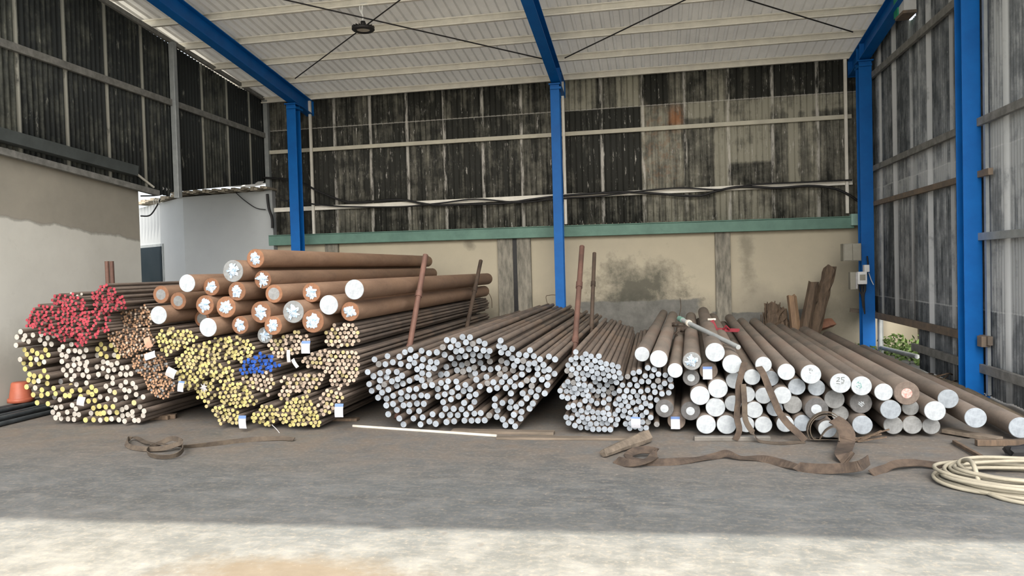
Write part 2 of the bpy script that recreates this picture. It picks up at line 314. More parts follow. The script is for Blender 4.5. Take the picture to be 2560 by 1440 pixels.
def csec(w, h, t=.006, lip=.02):
    return [(-w/2, -h/2), (w/2, -h/2), (w/2, -h/2+lip), (w/2-t, -h/2+lip), (w/2-t, -h/2+t), (-w/2+t, -h/2+t), (-w/2+t, h/2-t), (w/2-t, h/2-t), (w/2-t, h/2-lip), (w/2, h/2-lip), (w/2, h/2), (-w/2, h/2)]
RS = .14
def roofz(Y): return 5.22 + RS * (14 - Y)
# ------------------------------------------------------------------ setting
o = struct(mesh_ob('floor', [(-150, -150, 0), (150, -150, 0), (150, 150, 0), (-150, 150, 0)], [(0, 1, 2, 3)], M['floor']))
def corrugated(name, mat, axis, a0, a1, rows, const, pitch=.076, amp=.011, per=6, saw=0, sw=.9, skip=None, pan=False, so=50.3):
    """sheet wall along axis; rows = list of z (numbers, or functions of the coordinate)"""
    n = int((a1 - a0) / pitch * per); us = [a0 + (a1 - a0) * i / n for i in range(n + 1)]
    vs = []; R = len(rows)
    for u in us:
        fr = (u / pitch + .5) % 1.0
        d = const + (amp * max(0.0, 1 - abs(fr - .5) / .15) if pan else amp * math.cos(2 * math.pi * u / pitch)) + (saw * (((u / sw) + so) % 1.0) if saw else 0)
        for r in rows:
            zz = r(u) if callable(r) else r
            vs.append((u, d, zz) if axis == 'x' else (d, u, zz))
    fs = []
    for i in range(n):
        for j in range(R - 1):
            if skip and skip(us[i], j): continue
            fs.append((i * R + j, (i + 1) * R + j, (i + 1) * R + j + 1, i * R + j + 1))
    o = mesh_ob(name, vs, fs, mat, smooth=True)
    md = o.modifiers.new('s', 'SOLIDIFY'); md.thickness = .002
    return o
BY = 14.0; LX = -7.8; RX = 3.66
# back wall: masonry below, sheets above
b = B().box((-8.6, BY + .02, 0), (6.5, BY + .2, 2.42)); struct(b.ob('wall_back', M['cream']))
struct(corrugated('wall_back_upper', M['back_sheet'], 'x', -7.8, 3.72, [2.36, 5.24], BY - .0, .765 / 7, .026, per=12, pan=True))
# roof sheet
def roof():
    prof = []; p = .152
    x = -8.0
    while x < 3.95: prof += [(x, 0), (x + .088, 0), (x + .100, .04), (x + .140, .04)]; x += p
    vs = []; ys = [14.12, None]
    for px, pz in prof: vs.append((px, 14.12, roofz(14.12) + pz))
    for px, pz in prof:
        Yf = 2.92 + .053 * px; vs.append((px, Yf, roofz(Yf) + pz))
    n = len(prof); o = mesh_ob('ceiling', vs, [(i, i + 1, n + i + 1, n + i) for i in range(n - 1)], M['roof'])
    return struct(o)
roof()
# left: plastered masonry, sheet wall hung above it
def ltop(Y): return 3.225 - .085 * (Y - 7.7)
vs = []; ys = [6.2, 7, 8.5, 10.14]
for Y in ys:
    zt = ltop(Y); vs += [(LX - .02, Y, 0), (LX - .02, Y, zt), (LX - .24, Y, zt), (LX - .24, Y, 0)]
n = len(ys); fs = [(i*4+k, i*4+(k+1) % 4, i*4+4+(k+1) % 4, i*4+4+k) for i in range(n-1) for k in range(4)] + [(0, 1, 2, 3), (n*4-1, n*4-2, n*4-3, n*4-4)]
struct(mesh_ob('wall_left', vs, fs, M['left_plaster']))
b = B()
for i in range(78):
    Y = 6.22 + i * .05; b.box((LX - .02 - random.uniform(.0, .06), Y, ltop(Y) - .005), (LX + random.uniform(.0, .035), Y + .052, ltop(Y) + random.uniform(.018, .032)))
struct(b.ob('trim_1', M['copingm'], bevel=.006))
def lbot(Y): return 3.14 - .085 * (Y - 7.7) + .07 if Y < 10.9 else (3.02 + (Y - 10.9) * .16)
def lhi(Y): return 5.235 + .115 * (13.9 - Y) - (.085 if Y < 13 else .085 * (14 - Y))
struct(corrugated('wall_left_upper', M['left_sheet'], 'y', 6.6, 13.98, [lbot, lhi], LX + .0, .0861, .016))
# right: grey sheets behind the posts, open under the far bay, with a small hole high up
def rtop(Y): return roofz(Y) - .02
HOLE = (11.35, 11.62)
o = corrugated('wall_right', M['right_sheet'], 'y', 7.0, 14.0, [lambda Y: .66 if Y > 11.43 else .02, .67, lambda Y: 5.02, lambda Y: 5.30, rtop], RX, .0765, .014, saw=.05, sw=.73, so=50.096,
               skip=lambda u, j: (j == 0 and u > 11.43) or (j == 2 and HOLE[0] < u < HOLE[1]))
struct(o)
# pilasters on the back wall
for i, (x0, x1) in enumerate([(-6.55, -6.27), (-2.98, -2.68), (-2.60, -2.33), (1.09, 1.36)]):
    p = B().box((x0, BY - .05, 0), (x1, BY + .03, 2.24)); o = p.ob('trim_2' if i == 0 else 'trim_%d' % (i + 2), M['pilaster'], bevel=.01); struct(o)
b = B().box((-2.68, BY - .03, 0), (-2.60, BY + .02, 2.24)); struct(b.ob('trim_6b'.replace('6b', '6'), M['black']))
# green lintel beam with a ledge
b = B().beam((-7.72, BY - .09, 2.31), (3.45, BY - .09, 2.25), .14, .19)
b.beam((-7.72, BY - .08, 2.418), (3.45, BY - .08, 2.358), .17, .018)
tag(b.ob('lintel_beam', M['green'], bevel=.006), 'long green painted beam along the top of the cream wall', 'beam')
tag(B().beam((3.38, BY - .17, 2.30), (3.66, BY - .17, 2.30), .12, .20).ob('beam_stub', simple('mint_paint', (.34, .52, .46), (.3, .46, .4)), bevel=.004), 'pale mint green beam end beside the far blue corner post', 'beam')
# annex beyond the left opening
an = empty('annex_building', (-8.3, BY - .1, 0), 'pale grey rendered annex beyond the opening in the left wall', 'building')
ax = atY(461, 600, 13.86)[0]
c0 = Vector((ax, 13.86, 0)); dirl = Vector((-.87, .49, 0)); le = c0 + dirl * 4
h = 3.29
def P(v, z): return (v.x + 8.3, v.y - (BY - .1), z)
wallv = [P(Vector((-7.62, 13.86, 0)), 0), P(c0, 0), P(le, 0), P(Vector((-7.62, 13.86, 0)), h + .05), P(c0, h), P(le, h - .15), P(Vector((-7.62, 17, 0)), 0), P(Vector((-7.62, 17, 0)), h)]
mesh_ob('wall', wallv, [(1, 0, 3, 4), (2, 1, 4, 5), (0, 6, 7, 3), (4, 3, 7, 5)], M['annex'], an)
nrm = Vector((-.49, -.87, 0))
# window in the slanting face
def onface(px, py):
    d = Vector(tuple(ray(px, py))); t = (c0 - Vector((0, 0, CAMH))).dot(nrm) / d.dot(nrm); return Vector((0, 0, CAMH)) + d * t
a = onface(354, 614); bq = onface(413, 712)
la = (a - c0).dot(dirl); lb = (bq - c0).dot(dirl); z1 = a.z; z0 = bq.z
def fb(l0, l1, zz0, zz1, d0, d1, name, mat, par):
    q = []
    for dd in (d0, d1):
        for l, zz in ((l0, zz0), (l1, zz0), (l1, zz1), (l0, zz1)):
            v = c0 + dirl * l + nrm * dd; q.append(P(v, zz))
    return mesh_ob(name, q, [(0, 1, 2, 3), (7, 6, 5, 4), (0, 4, 5, 1), (1, 5, 6, 2), (2, 6, 7, 3), (3, 7, 4, 0)], mat, par)
fr = fb(lb, la + .5, z0 - .5, z1, .0, .03, 'window', M['galv'], an)
fb(lb + .04, la + .5, z0 - .5, z1 - .06, .025, .045, 'pane', M['glassdark'], fr)
b = B()
for i in range(44):   # ragged tile edge on top
    t = i / 43; base = Vector((-7.62, 13.80, 0)).lerp(c0 + Vector((-.05, -.06, 0)), t) if i < 22 else Vector((-7.62, 13.80, 0)).lerp(c0, t)
pts = []
for i in range(31):
    xx = -7.6 + (ax - .1 + 7.6) * i / 30
    b.box((xx - .06, 13.60, h + .05 + .02 * math.sin(i * 1.3)), (xx + .02, 14.6, h + .09 + .025 * math.sin(i * 2.1)))
b.v = [(q[0] + 8.3, q[1] - (BY - .1), q[2]) for q in b.v]; b.ob('roof_edge', M['copingm'], an)
b = B()
for i in range(14):
    v = c0 + dirl * (i * .16); v2 = c0 + dirl * (i * .16 + .13); b.box((v2.x, v.y - .12, h + .0 + .02 * math.sin(i)), (v.x, v.y + .3, h + .05 + .02 * math.sin(i * 2)))
b.v = [(q[0] + 8.3, q[1] - (BY - .1), q[2]) for q in b.v]; b.ob('roof_edge', M['copingm'], an)
# unseen cover added over the alley to keep light off the annex
struct(mesh_ob('trim_7', [(-8.06, 3.5, 4.3), (-10.6, 3.5, 3.95), (-10.6, 18, 3.95), (-8.06, 18, 4.3)], [(0, 1, 2, 3)], M['roof']))  # not a trim: added unseen cover that shades the annex
struct(mesh_ob('alley_blocker_wall', [(-12, 2.5, 0), (-12, 18, 0), (-12, 18, 2.6), (-12, 2.5, 2.6)], [(0, 1, 2, 3)], M['annex']))  # unseen wall, shaped to cut the sky light on the annex
# ------------------------------------------------------------------ steel frame
def column(x, y, z1, w, d, label, z0=0.0, n='steel_column'):
    b = B().beam((x, y, z0), (x, y, z1), w, d, up=(0, 1, 0), prof=ibeam(w, d)); c = empty(n, (x, y, 0), label, 'post', 'blue steel posts')
    b.v = [(q[0] - x, q[1] - y, q[2]) for q in b.v]; b.ob('shaft', M['blue'], c, bevel=.003)
    B().box((-w * .75, -d * .7, 0), (w * .75, d * .7, .02)).ob('base_plate', M['blue'], c)
    bb = B()
    for sx in (-1, 1):
        for sy in (-1, 1): bb.lathe([(0, .05), (.014, .05), (.014, .02)], (sx * w * .6, sy * d * .55, 0), 8)
    bb.ob('anchor_bolts', M['galv'], c)
    B().box((-w * .62, -d * .7, z1 - .02), (w * .62, d * .7, z1)).ob('cap_plate', M['blue'], c)
    return c
PY = 13.3
PX = [-6.80, -1.69, 3.49]
rb = lambda Y: roofz(Y) - .12 - .30   # underside of the rafters
labs = ['blue steel post standing before the dark sheets near the grey annex', 'blue steel post in the middle of the back wall', 'blue steel post in the far corner carrying the electric boxes']
for x, l, w in zip(PX, labs, (.19, .165, .20)): column(x, PY, rb(PY) + .0, w, .2, l)
column(3.535, 9.28, rb(9.28), .19, .2, 'blue steel post nearest the camera against the grey sheets, cropped at the top')
for x, l in zip(PX, ['blue roof beam sloping up above the post nearest the annex', 'blue roof beam above the middle post', 'blue roof beam along the grey sheet wall above the corner post']):
    xx = x + (.02 if x < 0 else 0); a = (xx, 13.97, roofz(13.97) - .27); c = (xx, 2.9, roofz(2.9) - .27)
    rt = empty('roof_beam', (xx, 13.97, roofz(13.97) - .27), l, 'beam', 'blue roof beams')
    b = B().beam(a, c, .16, .28, prof=ibeam(.17, .28)); b.v = [(q[0] - a[0], q[1] - a[1], q[2] - a[2]) for q in b.v]; b.ob('web_and_flanges', M['blue'], rt, bevel=.003)
    b = B().box((-.085, -.01, -.15), (.085, .004, .14)); b.ob('end_plate', M['blue'], rt)
    B().box((-.10, -.80, -.16), (.10, -.50, -.12)).ob('bearing_plate', M['blue'], rt)
    if x != PX[0]:
        # haunch stiffeners
        st = B()
        for yy in (-.55, -.75): st.box((-.08, yy, -.13 + .14 * abs(yy)), (.08, yy + .012, .12 + .14 * abs(yy)))
        st.ob('stiffener', M['blue'], rt)
wh = ['lowest', 'second', 'third', 'fourth', 'fifth', 'sixth', 'seventh', 'eighth', 'ninth', 'tenth', 'eleventh', 'twelfth', 'thirteenth']
for k in range(6):
    Y = 13.88 - .845 * k; zz = roofz(Y) - .064
    b = B().beam((-7.95, Y, zz), (3.8, Y, zz), .055, .12, prof=csec(.055, .12))
    tag(b.ob('purlin', M['purlin']), '%s pale roof purlin counting up from the back wall' % wh[k], 'purlin', 'roof purlins')
for k in range(6, 13):
    Y = 13.88 - .845 * k; zz = roofz(Y) - .064
    struct(B().beam((-7.95, Y, zz), (3.8, Y, zz), .055, .12, prof=csec(.055, .12)).ob('trim_%d' % (k + 10), M['purlin']))
# girts on the back wall
def girt(a, b_, w, h, mat, label, grp='wall girts', name='girt'):
    d = (Vector(b_) - Vector(a)); return tag(B().beam(a, b_, w, h).ob(name, mat, bevel=.003), label, 'girt', grp)
girt((-7.7, BY - .05, 4.12), (3.45, BY - .05, 4.12), .05, .075, M['girt_cream'], 'cream steel rail crossing the back sheets at mid height')
girt((-7.7, BY - .05, 2.94), (3.45, BY - .05, 2.965), .05, .085, M['girt_grey' if 0 else 'purlin'], 'pale lower steel rail on the back sheets behind the black cable')
for px, lab in ((779, 'thin pale steel upright behind the first blue post'), (1411, 'thin pale steel upright behind the middle blue post'), (2116, 'thin pale steel upright near the far blue corner post')):
    q = atY(px, 400, BY - .1); tag(B().beam((q[0], BY - .1, 2.42), (q[0], BY - .1, 5.15), .05, .05, up=(0, 1, 0)).ob('upright', M['purlin'], bevel=.003), lab, 'upright', 'thin uprights on the back wall')
tag(B().beam((-7.72, BY - .07, 2.9), (-7.72, BY - .07, 5.18), .09, .09, up=(0, 1, 0)).ob('upright', M['galv']), 'grey steel upright in the corner where the dark side sheets meet the back', 'upright')
# left sheet wall girts, upright, gutter
LG = LX + .045
girt((LG, 6.6, 4.54), (LG, 13.9, 4.46), .05, .10, M['girt_grey'], 'upper dark grey rail along the left sheet wall', 'left wall girts')
girt((LG + .01, 6.6, lbot(6.6) - .02), (LG + .01, 10.5, lbot(10.5) - .01), .07, .085, M['girt_grey'], 'bottom rail of the left sheet wall just above the plastered wall', 'left wall girts')
girt((LG, 6.6, lhi(6.6) - .04), (LG, 13.95, lhi(13.95) - .02), .05, .07, M['girt_grey'], 'top rail of the left sheet wall below the bright roof gap', 'left wall girts')
tag(B().beam((LG + .03, 10.98, 2.93), (LG + .03, 10.98, lhi(10.98)), .09, .09, up=(0, 1, 0)).ob('upright', M['galv'], bevel=.003), 'grey steel upright dividing the left sheet wall', 'upright')
gu = empty('gutter', (LX + .05, 9.9, 3.24), 'long grey sheet metal gutter sloping along the left sheet wall', 'gutter')
ga = Vector((LX + .09, 9.95, 3.24)); gb = Vector((LX + .09, 6.6, 3.24 + 3.35 * .062))
def rel(b, o): b.v = [(q[0] - o.location.x, q[1] - o.location.y, q[2] - o.location.z) for q in b.v]; return b
rel(B().beam(ga, gb, .1, .16, prof=[(-.06, .08), (-.05, -.07), (.06, -.08), (.08, .08), (.074, .08), (.054, -.07), (-.045, -.062), (-.054, .08)]), gu).ob('trough', simple('gutter_sheet', (.10, .115, .115), (.075, .085, .085), 4, .5, .2), gu)
rel(B().beam(ga + Vector((0, 0, .08)), gb + Vector((0, 0, .08)), .02, .016), gu).ob('edge', M['purlin'], gu)
q1 = atX(320, 418, LX + .05); q2 = atX(384, 468, LX + .02)
rel(B().tube([q1, q2], .018), gu).ob('downpipe', M['purlin'], gu)
# white junk where the gutter meets the annex roof
tag(B().tube(spline([atX(370, 476, LX - .05), atX(395, 470, LX - .05), atX(415, 474, LX - .05), atX(440, 470, LX - .1)]), [.03] * 10 + [.045] * 15).ob('plastic_pipe', M['white']), 'short white plastic pipe at the foot of the grey upright', 'pipe')
pp = []
for px, py in ((437, 466), (470, 463), (500, 462), (520, 455), (560, 461), (600, 462), (655, 458)): pp.append(atY(px, py, 13.55))
tag(B().ribbon(pp, .18, .01, (0, 1, .6)).ob('sheet_offcut', M['white']), 'crumpled white sheet strip lying on the annex roof edge', 'sheet')
def cable(px, Y, r, label, mat=None, name='cable', jit=0, grp=None):
    pts = [atY(a, b, Y) for a, b in px]; return tag(B().tube(spline(pts, 6), r, 6).ob(name, mat or M['black']), label, 'cable', grp)
cable([(655, 444), (700, 447), (745, 452), (800, 480), (870, 505), (940, 503), (1000, 499), (1080, 512), (1160, 511), (1260, 508), (1320, 500), (1392, 491), (1480, 484), (1560, 480), (1640, 484), (1740, 490), (1790, 478), (1850, 467), (1940, 470), (2020, 465), (2080, 470), (2120, 486), (2158, 512)], BY - .16, .022, 'thick black cable sagging along the back sheets')
cable([(700, 500), (800, 512), (880, 517), (1000, 517), (1100, 508), (1190, 498), (1300, 506), (1392, 497), (1500, 490), (1600, 478), (1700, 470), (1800, 474), (1880, 462), (2000, 456), (2130, 450)], BY - .17, .015, 'thinner black cable twisting around the thick one along the back sheets')
cable([(668, 485), (672, 520), (680, 545), (681, 570)], 13.8, .028, 'short black cable hanging beside the annex corner')
cable([(463, 482), (500, 487), (530, 480), (560, 478)], 13.8, .012, 'thin dark cable drooping under the annex roof edge')
cable([(590, 482), (610, 500), (640, 520), (664, 524)], 13.8, .010, 'thin grey cable running down the annex wall')
cable([(352, 540), (375, 538), (392, 515), (400, 497)], 12.5, .014, 'dark cable looping across the bright annex face')
cable([(352, 490), (400, 487), (430, 470), (470, 440), (495, 445), (510, 460)], 12.8, .014, 'black cable arching over the annex roof edge')
for k in range(3): cable([(388 + k * 6, 495), (384 + k * 6, 503), (386 + k * 6, 512)], 12.3, .007, 'short white wire ends hanging below the left opening', M['white'], 'wire_end', grp='white wire ends')
# bracing rods under the roof
def onroof(px, py, dz=.42):
    d = ray(px, py); n = np.array([0, RS, 1.0]); k = 5.22 + RS * 14 - dz; t = (k - CP[2]) / d.dot(n); return CP + d * t
for (a, b_), lab in ((((1378, 152), (715, 0)), 'thin dark brace rod running from the middle post up past the lamp'), (((738, 196), (1000, 0)), 'thin dark brace rod rising behind the lamp from the first post'),
                    (((1412, 145), (1712, 0)), 'thin dark brace rod rising from the middle post towards the grey sheet side'), (((2132, 80), (1870, 0)), 'thin dark brace rod rising from the corner post')):
    p = onroof(*a, .30); q = onroof(*b_, .30); e = p + (q - p) * 1.35
    tag(B().tube([p, e], .011, 6).ob('brace_rod', M['darkmetal']), lab, 'rod', 'roof brace rods')
# high bay lamp
LY = 13.88 - .845 * 4; lp = atY(908, 72, LY)
lm = empty('high_bay_lamp', lp, 'round black high bay lamp hanging from the roof on a white cable', 'lamp')
b = B().lathe([(.0, .03), (.09, .035), (.10, .02), (.165, .012), (.17, -.012), (.15, -.03), (.105, -.03), (.10, -.012), (0, -.012)], (0, 0, 0), 32); b.ob('housing', M['darkmetal'], lm)
b = B()
for k in range(20): a = 2 * math.pi * k / 20; b.box((.08, -.003, .01), (.168, .003, .035), Matrix.Rotation(a, 4, 'Z'))
b.ob('heat_sink', M['darkmetal'], lm)
B().lathe([(0, -.016), (.098, -.016)], (0, 0, 0), 32).ob('diffuser', M['palesteel'], lm)
B().lathe([(.0, .11), (.035, .11), (.04, .03), (.0, .03)], (0, 0, 0), 16).ob('driver_box', M['darkmetal'], lm)
gap = roofz(LY) - .12 - lp[2]
B().tube(spline([(0, 0, .11), (0, 0, .2), (-.01, 0, gap * .7), (0, 0, gap)], 5), .014, 6).ob('suspension_wire', M['white'], lm)
B().tube(spline([(.0, 0, .2), (-.04, 0, .28), (-.03, .0, .36), (.05, 0, .37), (.09, 0, .34)], 6), .014, 6).ob('power_cord', M['white'], lm)
# right wall girts
RG = RX - .05
def rg(px0, px1, h, mat, lab, ext0=None, ext1=None, w=.05):
    a = atX(*px0, RG); c = atX(*px1, RG); z = (a[2] + c[2]) / 2; Y0 = ext0 or a[1]; Y1 = ext1 or c[1]
    girt((RG, Y0, z), (RG, Y1, z), w, h, mat, lab, 'right wall girts')
rg((2162, 203), (2389, 10), .10, M['girt_grey'], 'uppermost grey rail on the right sheet wall', 13.9, 7.1)
rg((2169, 438), (2400, 313), .09, M['girt_grey'], 'second grey rail from the top on the right sheet wall', 13.9, 7.1)
rg((2169, 515), (2398, 449), .075, M['girt_brown'], 'brownish rail on the right sheet wall with a cut end past the near post', 13.9, 8.9)
rg((2433, 595), (2560, 580), .085, M['galv'], 'pale grey rail at chest height on the near right sheets', 9.35, 7.1)
rg((2181, 786), (2411, 838), .10, M['girt_brown'], 'weathered timber rail along the bottom edge of the far right sheets', 13.9, 8.95)
rg((2291, 869), (2411, 907), .10, M['girt_grey'], 'lowest grey rail low on the right sheet wall near the floor', 11.45, 7.1)
a = atY(2125, 775, 13.55)
tag(B().beam(a, (a[0] + .45, 13.5, a[2] - .06), .04, .07).ob('timber_offcut', M['wood_y']), 'short timber stub sticking out past the corner post', 'timber')
a = atX(2449, 850, RX - .06); tag(B().box((RX - .12, 9.0, a[2] - .06), (RX - .03, 9.12, a[2] + .06)).ob('bracket', M['girt_brown'], bevel=.004), 'small rusty bracket beside the near blue post', 'bracket')
tag(B().beam((RX - .03, 9.06, .05), (RX - .03, 9.06, 4.9), .035, .05, up=(0, 1, 0)).ob('upright', M['galv']), 'thin galvanised strip standing just behind the near blue post', 'upright')
# pipe frame and scrub seen through the low opening
b = B().tube([(RX + .02, 13.25, .02), (RX + .02, 13.25, .66)], .045, 10); b.tube([(RX + .02, 13.25, .12), (RX + .02, 11.5, .18)], .035, 10)
tag(b.ob('pipe_frame', M['galv']), 'galvanised pipe frame in the low gap under the far right sheets', 'frame')
def leaves(name, n, lo, hi, mat, size, label, cat, grp=None):
    vs = []; fs = []
    for i in range(n):
        p = Vector([random.uniform(lo[k], hi[k]) for k in range(3)]); p.z = lo[2] + (hi[2] - lo[2]) * random.random() ** 1.8
        a = Vector((random.gauss(0, 1), random.gauss(0, 1), random.gauss(0, .7))).normalized() * size * random.uniform(.6, 1.4); c = a.orthogonal().normalized() * size * .45
        c.rotate(Matrix.Rotation(random.uniform(0, 6.28), 3, a.normalized())); k = len(vs); vs += [p - a, p + c - a * .1, p + a, p - c + a * .1]; fs.append((k, k + 1, k + 2, k + 3))
    o = mesh_ob(name, vs, fs, mat); return tag(o, label, cat, grp, 'stuff')
leaves('weeds', 900, (3.72, 11.3, .0), (4.45, 13.8, .30), M['leaf'], .05, 'low green weeds growing in the gap beneath the right sheets', 'weeds')
leaves('grass', 260, (3.15, 12.7, .0), (3.6, 13.9, .16), M['leaf'], .04, 'sparse weeds at the foot of the corner post', 'weeds')
tag(B().box((4.0, 12.35, .0), (4.2, 12.5, .16)).ob('brick', M['copingm'], bevel=.01), 'pale broken brick lying among the green weeds', 'brick')
struct(B().box((4.5, 12.0, 0), (4.7, 14.0, 1.2)).ob('wall_outside', M['cream']))
leaves('shrub', 500, (4.8, 10.2, .0), (6.0, 11.9, 1.2), M['leaf'], .09, 'sunlit green scrub outside beyond the low gap', 'shrub')
# ------------------------------------------------------------------ bars and rods
def cyl(name, r, L, n, side, rings, mats, cham=0.0):
    """rod along +Y from its front end; rings = [(radius fraction, material index)] from the rim inwards"""
    vs = []; fs = []; mi = []; sm = []
    def ring(rr, y): 
        k = len(vs); vs.extend((rr * math.cos(2 * math.pi * i / n), y, rr * math.sin(2 * math.pi * i / n)) for i in range(n)); return k
    def band(a, b, m, s):
        for i in range(n): j = (i + 1) % n; fs.append((a + i, a + j, b + j, b + i)); mi.append(m); sm.append(s)
    a = ring(r, cham); b = ring(r, L); band(a, b, 0, True)
    k = ring(r, L); fs.append(tuple(k + i for i in range(n))[::-1]); mi.append(len(mats) - 1 if len(mats) < 3 else 1); sm.append(False)
    cur = ring(r, cham)
    if cham: c2 = ring(r - cham, 0); band(c2, cur, 1, False); cur = ring(r - cham, 0)
    for frac, m in rings[1:]:
        nx = ring(r * frac, 0); band(nx, cur, rings[0][1] if frac == rings[1][0] else rings[1][1], False); cur = ring(r * frac, 0)
    fs.append(tuple(cur + i for i in range(n))); mi.append(rings[-1][1]); sm.append(False)
    me = bpy.data.meshes.new(name); me.from_pydata(vs, [], fs)
    for m in mats: me.materials.append(m)
    me.polygons.foreach_set('material_index', mi); me.polygons.foreach_set('use_smooth', sm); me.update(); return me
def inside(p, poly):
    x, y = p; c = False; j = len(poly) - 1
    for i in range(len(poly)):
        xi, yi = poly[i]; xj, yj = poly[j]
        if (yi > y) != (yj > y) and x < (xj - xi) * (y - yi) / (yj - yi) + xi: c = not c
        j = i
    return c
def pack(poly, r, loose=1.08):
    s = 2 * r * loose; xs = [p[0] for p in poly]; ys = [p[1] for p in poly]; out = []; row = 0; ang = random.uniform(-.25, .25); cx = sum(xs) / len(xs); cy = sum(ys) / len(ys)
    R = max(max(xs) - min(xs), max(ys) - min(ys)); y = -R
    while y < R:
        x = -R + (s / 2 if row % 2 else 0)
        while x < R:
            q = (cx + x * math.cos(ang) - y * math.sin(ang) + random.uniform(-.13, .13) * s, cy + x * math.sin(ang) + y * math.cos(ang) + random.uniform(-.13, .13) * s)
            if inside(q, poly): out.append(q)
            x += s
        y += s * .866; row += 1
    return out
Z1 = lambda P: [(x / 2.88, 600 + y / 2.88) for x, y in P]
Z2 = lambda P: [(360 + x / 2.88, 600 + y / 2.88) for x, y in P]
Z3 = lambda P: [(860 + x / 2.824, 600 + y / 2.824) for x, y in P]
Z4 = lambda P: [(1380 + x / 4.113, 760 + y / 4.113) for x, y in P]
rods = []   # px, py, r_px, Yf, end material, family, label, group
def addrods(pts, rp, Y, mat, fam, label, group, jit=.05, alt=None):
    for p in pts:
        m = mat
        if alt and random.random() < alt[1]: m = alt[0]
        rods.append((p[0], p[1], rp * random.uniform(.96, 1.02), Y + random.uniform(-jit, jit), m, fam, label, group))
GW = 'white ended rods in the low stack beside the red rods'; GY = 'yellow ended rods in the low stack beside the red rods'
A = [(148,660),(180,690),(237,685),(297,682),(122,700),(117,745),(205,730),(165,728),(288,720),(323,748),(370,750),(345,705),(385,690)]
Bp = [(175,790),(232,797),(268,817),(327,792),(187,835),(148,852),(220,852),(300,842),(348,828),(172,882),(317,878),(222,895),(180,928),(320,945),(262,860),(282,890)]
Cp = [(452,768),(514,752),(430,790),(493,800),(540,797),(575,808),(620,792),(445,828),(603,835),(483,850),(521,857),(565,857),(450,870),(625,880),(487,900),(536,900),(603,900),(455,935),(512,940),(567,930),(625,940),(477,973),(535,978),(597,975),(638,985),(515,1003),(580,895)]
Dp = [(725,745),(702,785),(755,785),(730,820),(700,830),(800,760),(770,835),(815,830),(850,840),(742,880),(835,790)]
Ep = [(698,912),(775,885),(803,900),(843,887),(780,940),(820,932),(877,922),(915,918),(708,962),(770,985),(812,992),(865,967),(907,970),(943,963),(740,930)]
Fp = [(763,1053),(815,1035),(865,1045),(900,1028),(952,1032),(977,1062),(895,1080),(930,1087),(827,1097),(790,1085),(980,1112),(775,1143),(828,1150),(910,1137),(1030,1130),(965,1177),(1003,1200),(1037,1232),(955,1235),(1030,1265),(870,1230),(885,1258),(920,1275),(958,1270),(995,1298),(968,1316),(888,1307),(850,1302),(910,1190)]
Gp = [(213,968),(245,985),(293,982),(338,985),(205,1008),(200,1060),(240,1030),(275,1028),(322,1025),(257,1068),(295,1065),(228,1098),(290,1115),(343,1108),(383,1060),(400,1105),(450,1075),(430,1150),(343,1163),(267,1172),(470,1120),(517,1088),(500,1120),(550,1040),(613,1028),(587,1070),(630,1105),(660,1060),(690,1085),(720,1130),(660,1110),(683,1155),(637,1160),(590,1120)]
Hp = [(403,1207),(455,1203),(380,1240),(433,1248),(465,1245),(400,1280),(445,1285),(490,1290),(532,1292),(520,1190),(545,1215),(530,1250),(567,1257)]
Ip = [(615,1295),(672,1210),(655,1248),(700,1252),(673,1292),(722,1297),(727,1200),(760,1200),(757,1243),(792,1243),(813,1200),(840,1240),(770,1290),(805,1290),(725,1250)]
jk = [(390,-60)]
WR = 6.7
addrods(Z1(A), WR, 7.15, 'e_rodwhite', 'left', 'white ended rod in the top course directly under the red rods', GW)
addrods(Z1(Bp), WR, 7.18, 'e_yellow', 'left', 'yellow ended rod in the upper outer bunch below the red rods', GY, alt=('e_rodwhite', .15))
addrods(Z1(Cp), WR, 7.12, 'e_rodwhite', 'left', 'white ended rod in the round bunch below the middle of the red rods', GW)
addrods(Z1(Dp), WR, 7.22, 'e_yellow', 'left', 'yellow ended rod in the small bunch touching the coppery rods', GY, alt=('e_rodwhite', .3))
addrods(Z1(Ep), WR, 7.16, 'e_rodwhite', 'left', 'white ended rod beside the lower coppery bundles', GW)
addrods(Z1(Fp), WR, 7.08, 'e_rodwhite', 'left', 'white ended rod in the large loose bunch at the lower inner corner of the stack', GW, alt=('e_pale', .12))
addrods(Z1(Gp), WR, 7.12, 'e_yellow', 'left', 'yellow ended rod in the wide middle course of the low stack', GY, alt=('e_rodwhite', .2))
addrods(Z1(Hp), WR, 7.06, 'e_rodwhite', 'left', 'white ended rod in the bottom course nearest the orange bucket', GW)
addrods(Z1(Ip), WR, 7.05, 'e_yellow', 'left', 'yellow ended rod in the bottom course of the low stack', GY, alt=('e_rodwhite', .25))
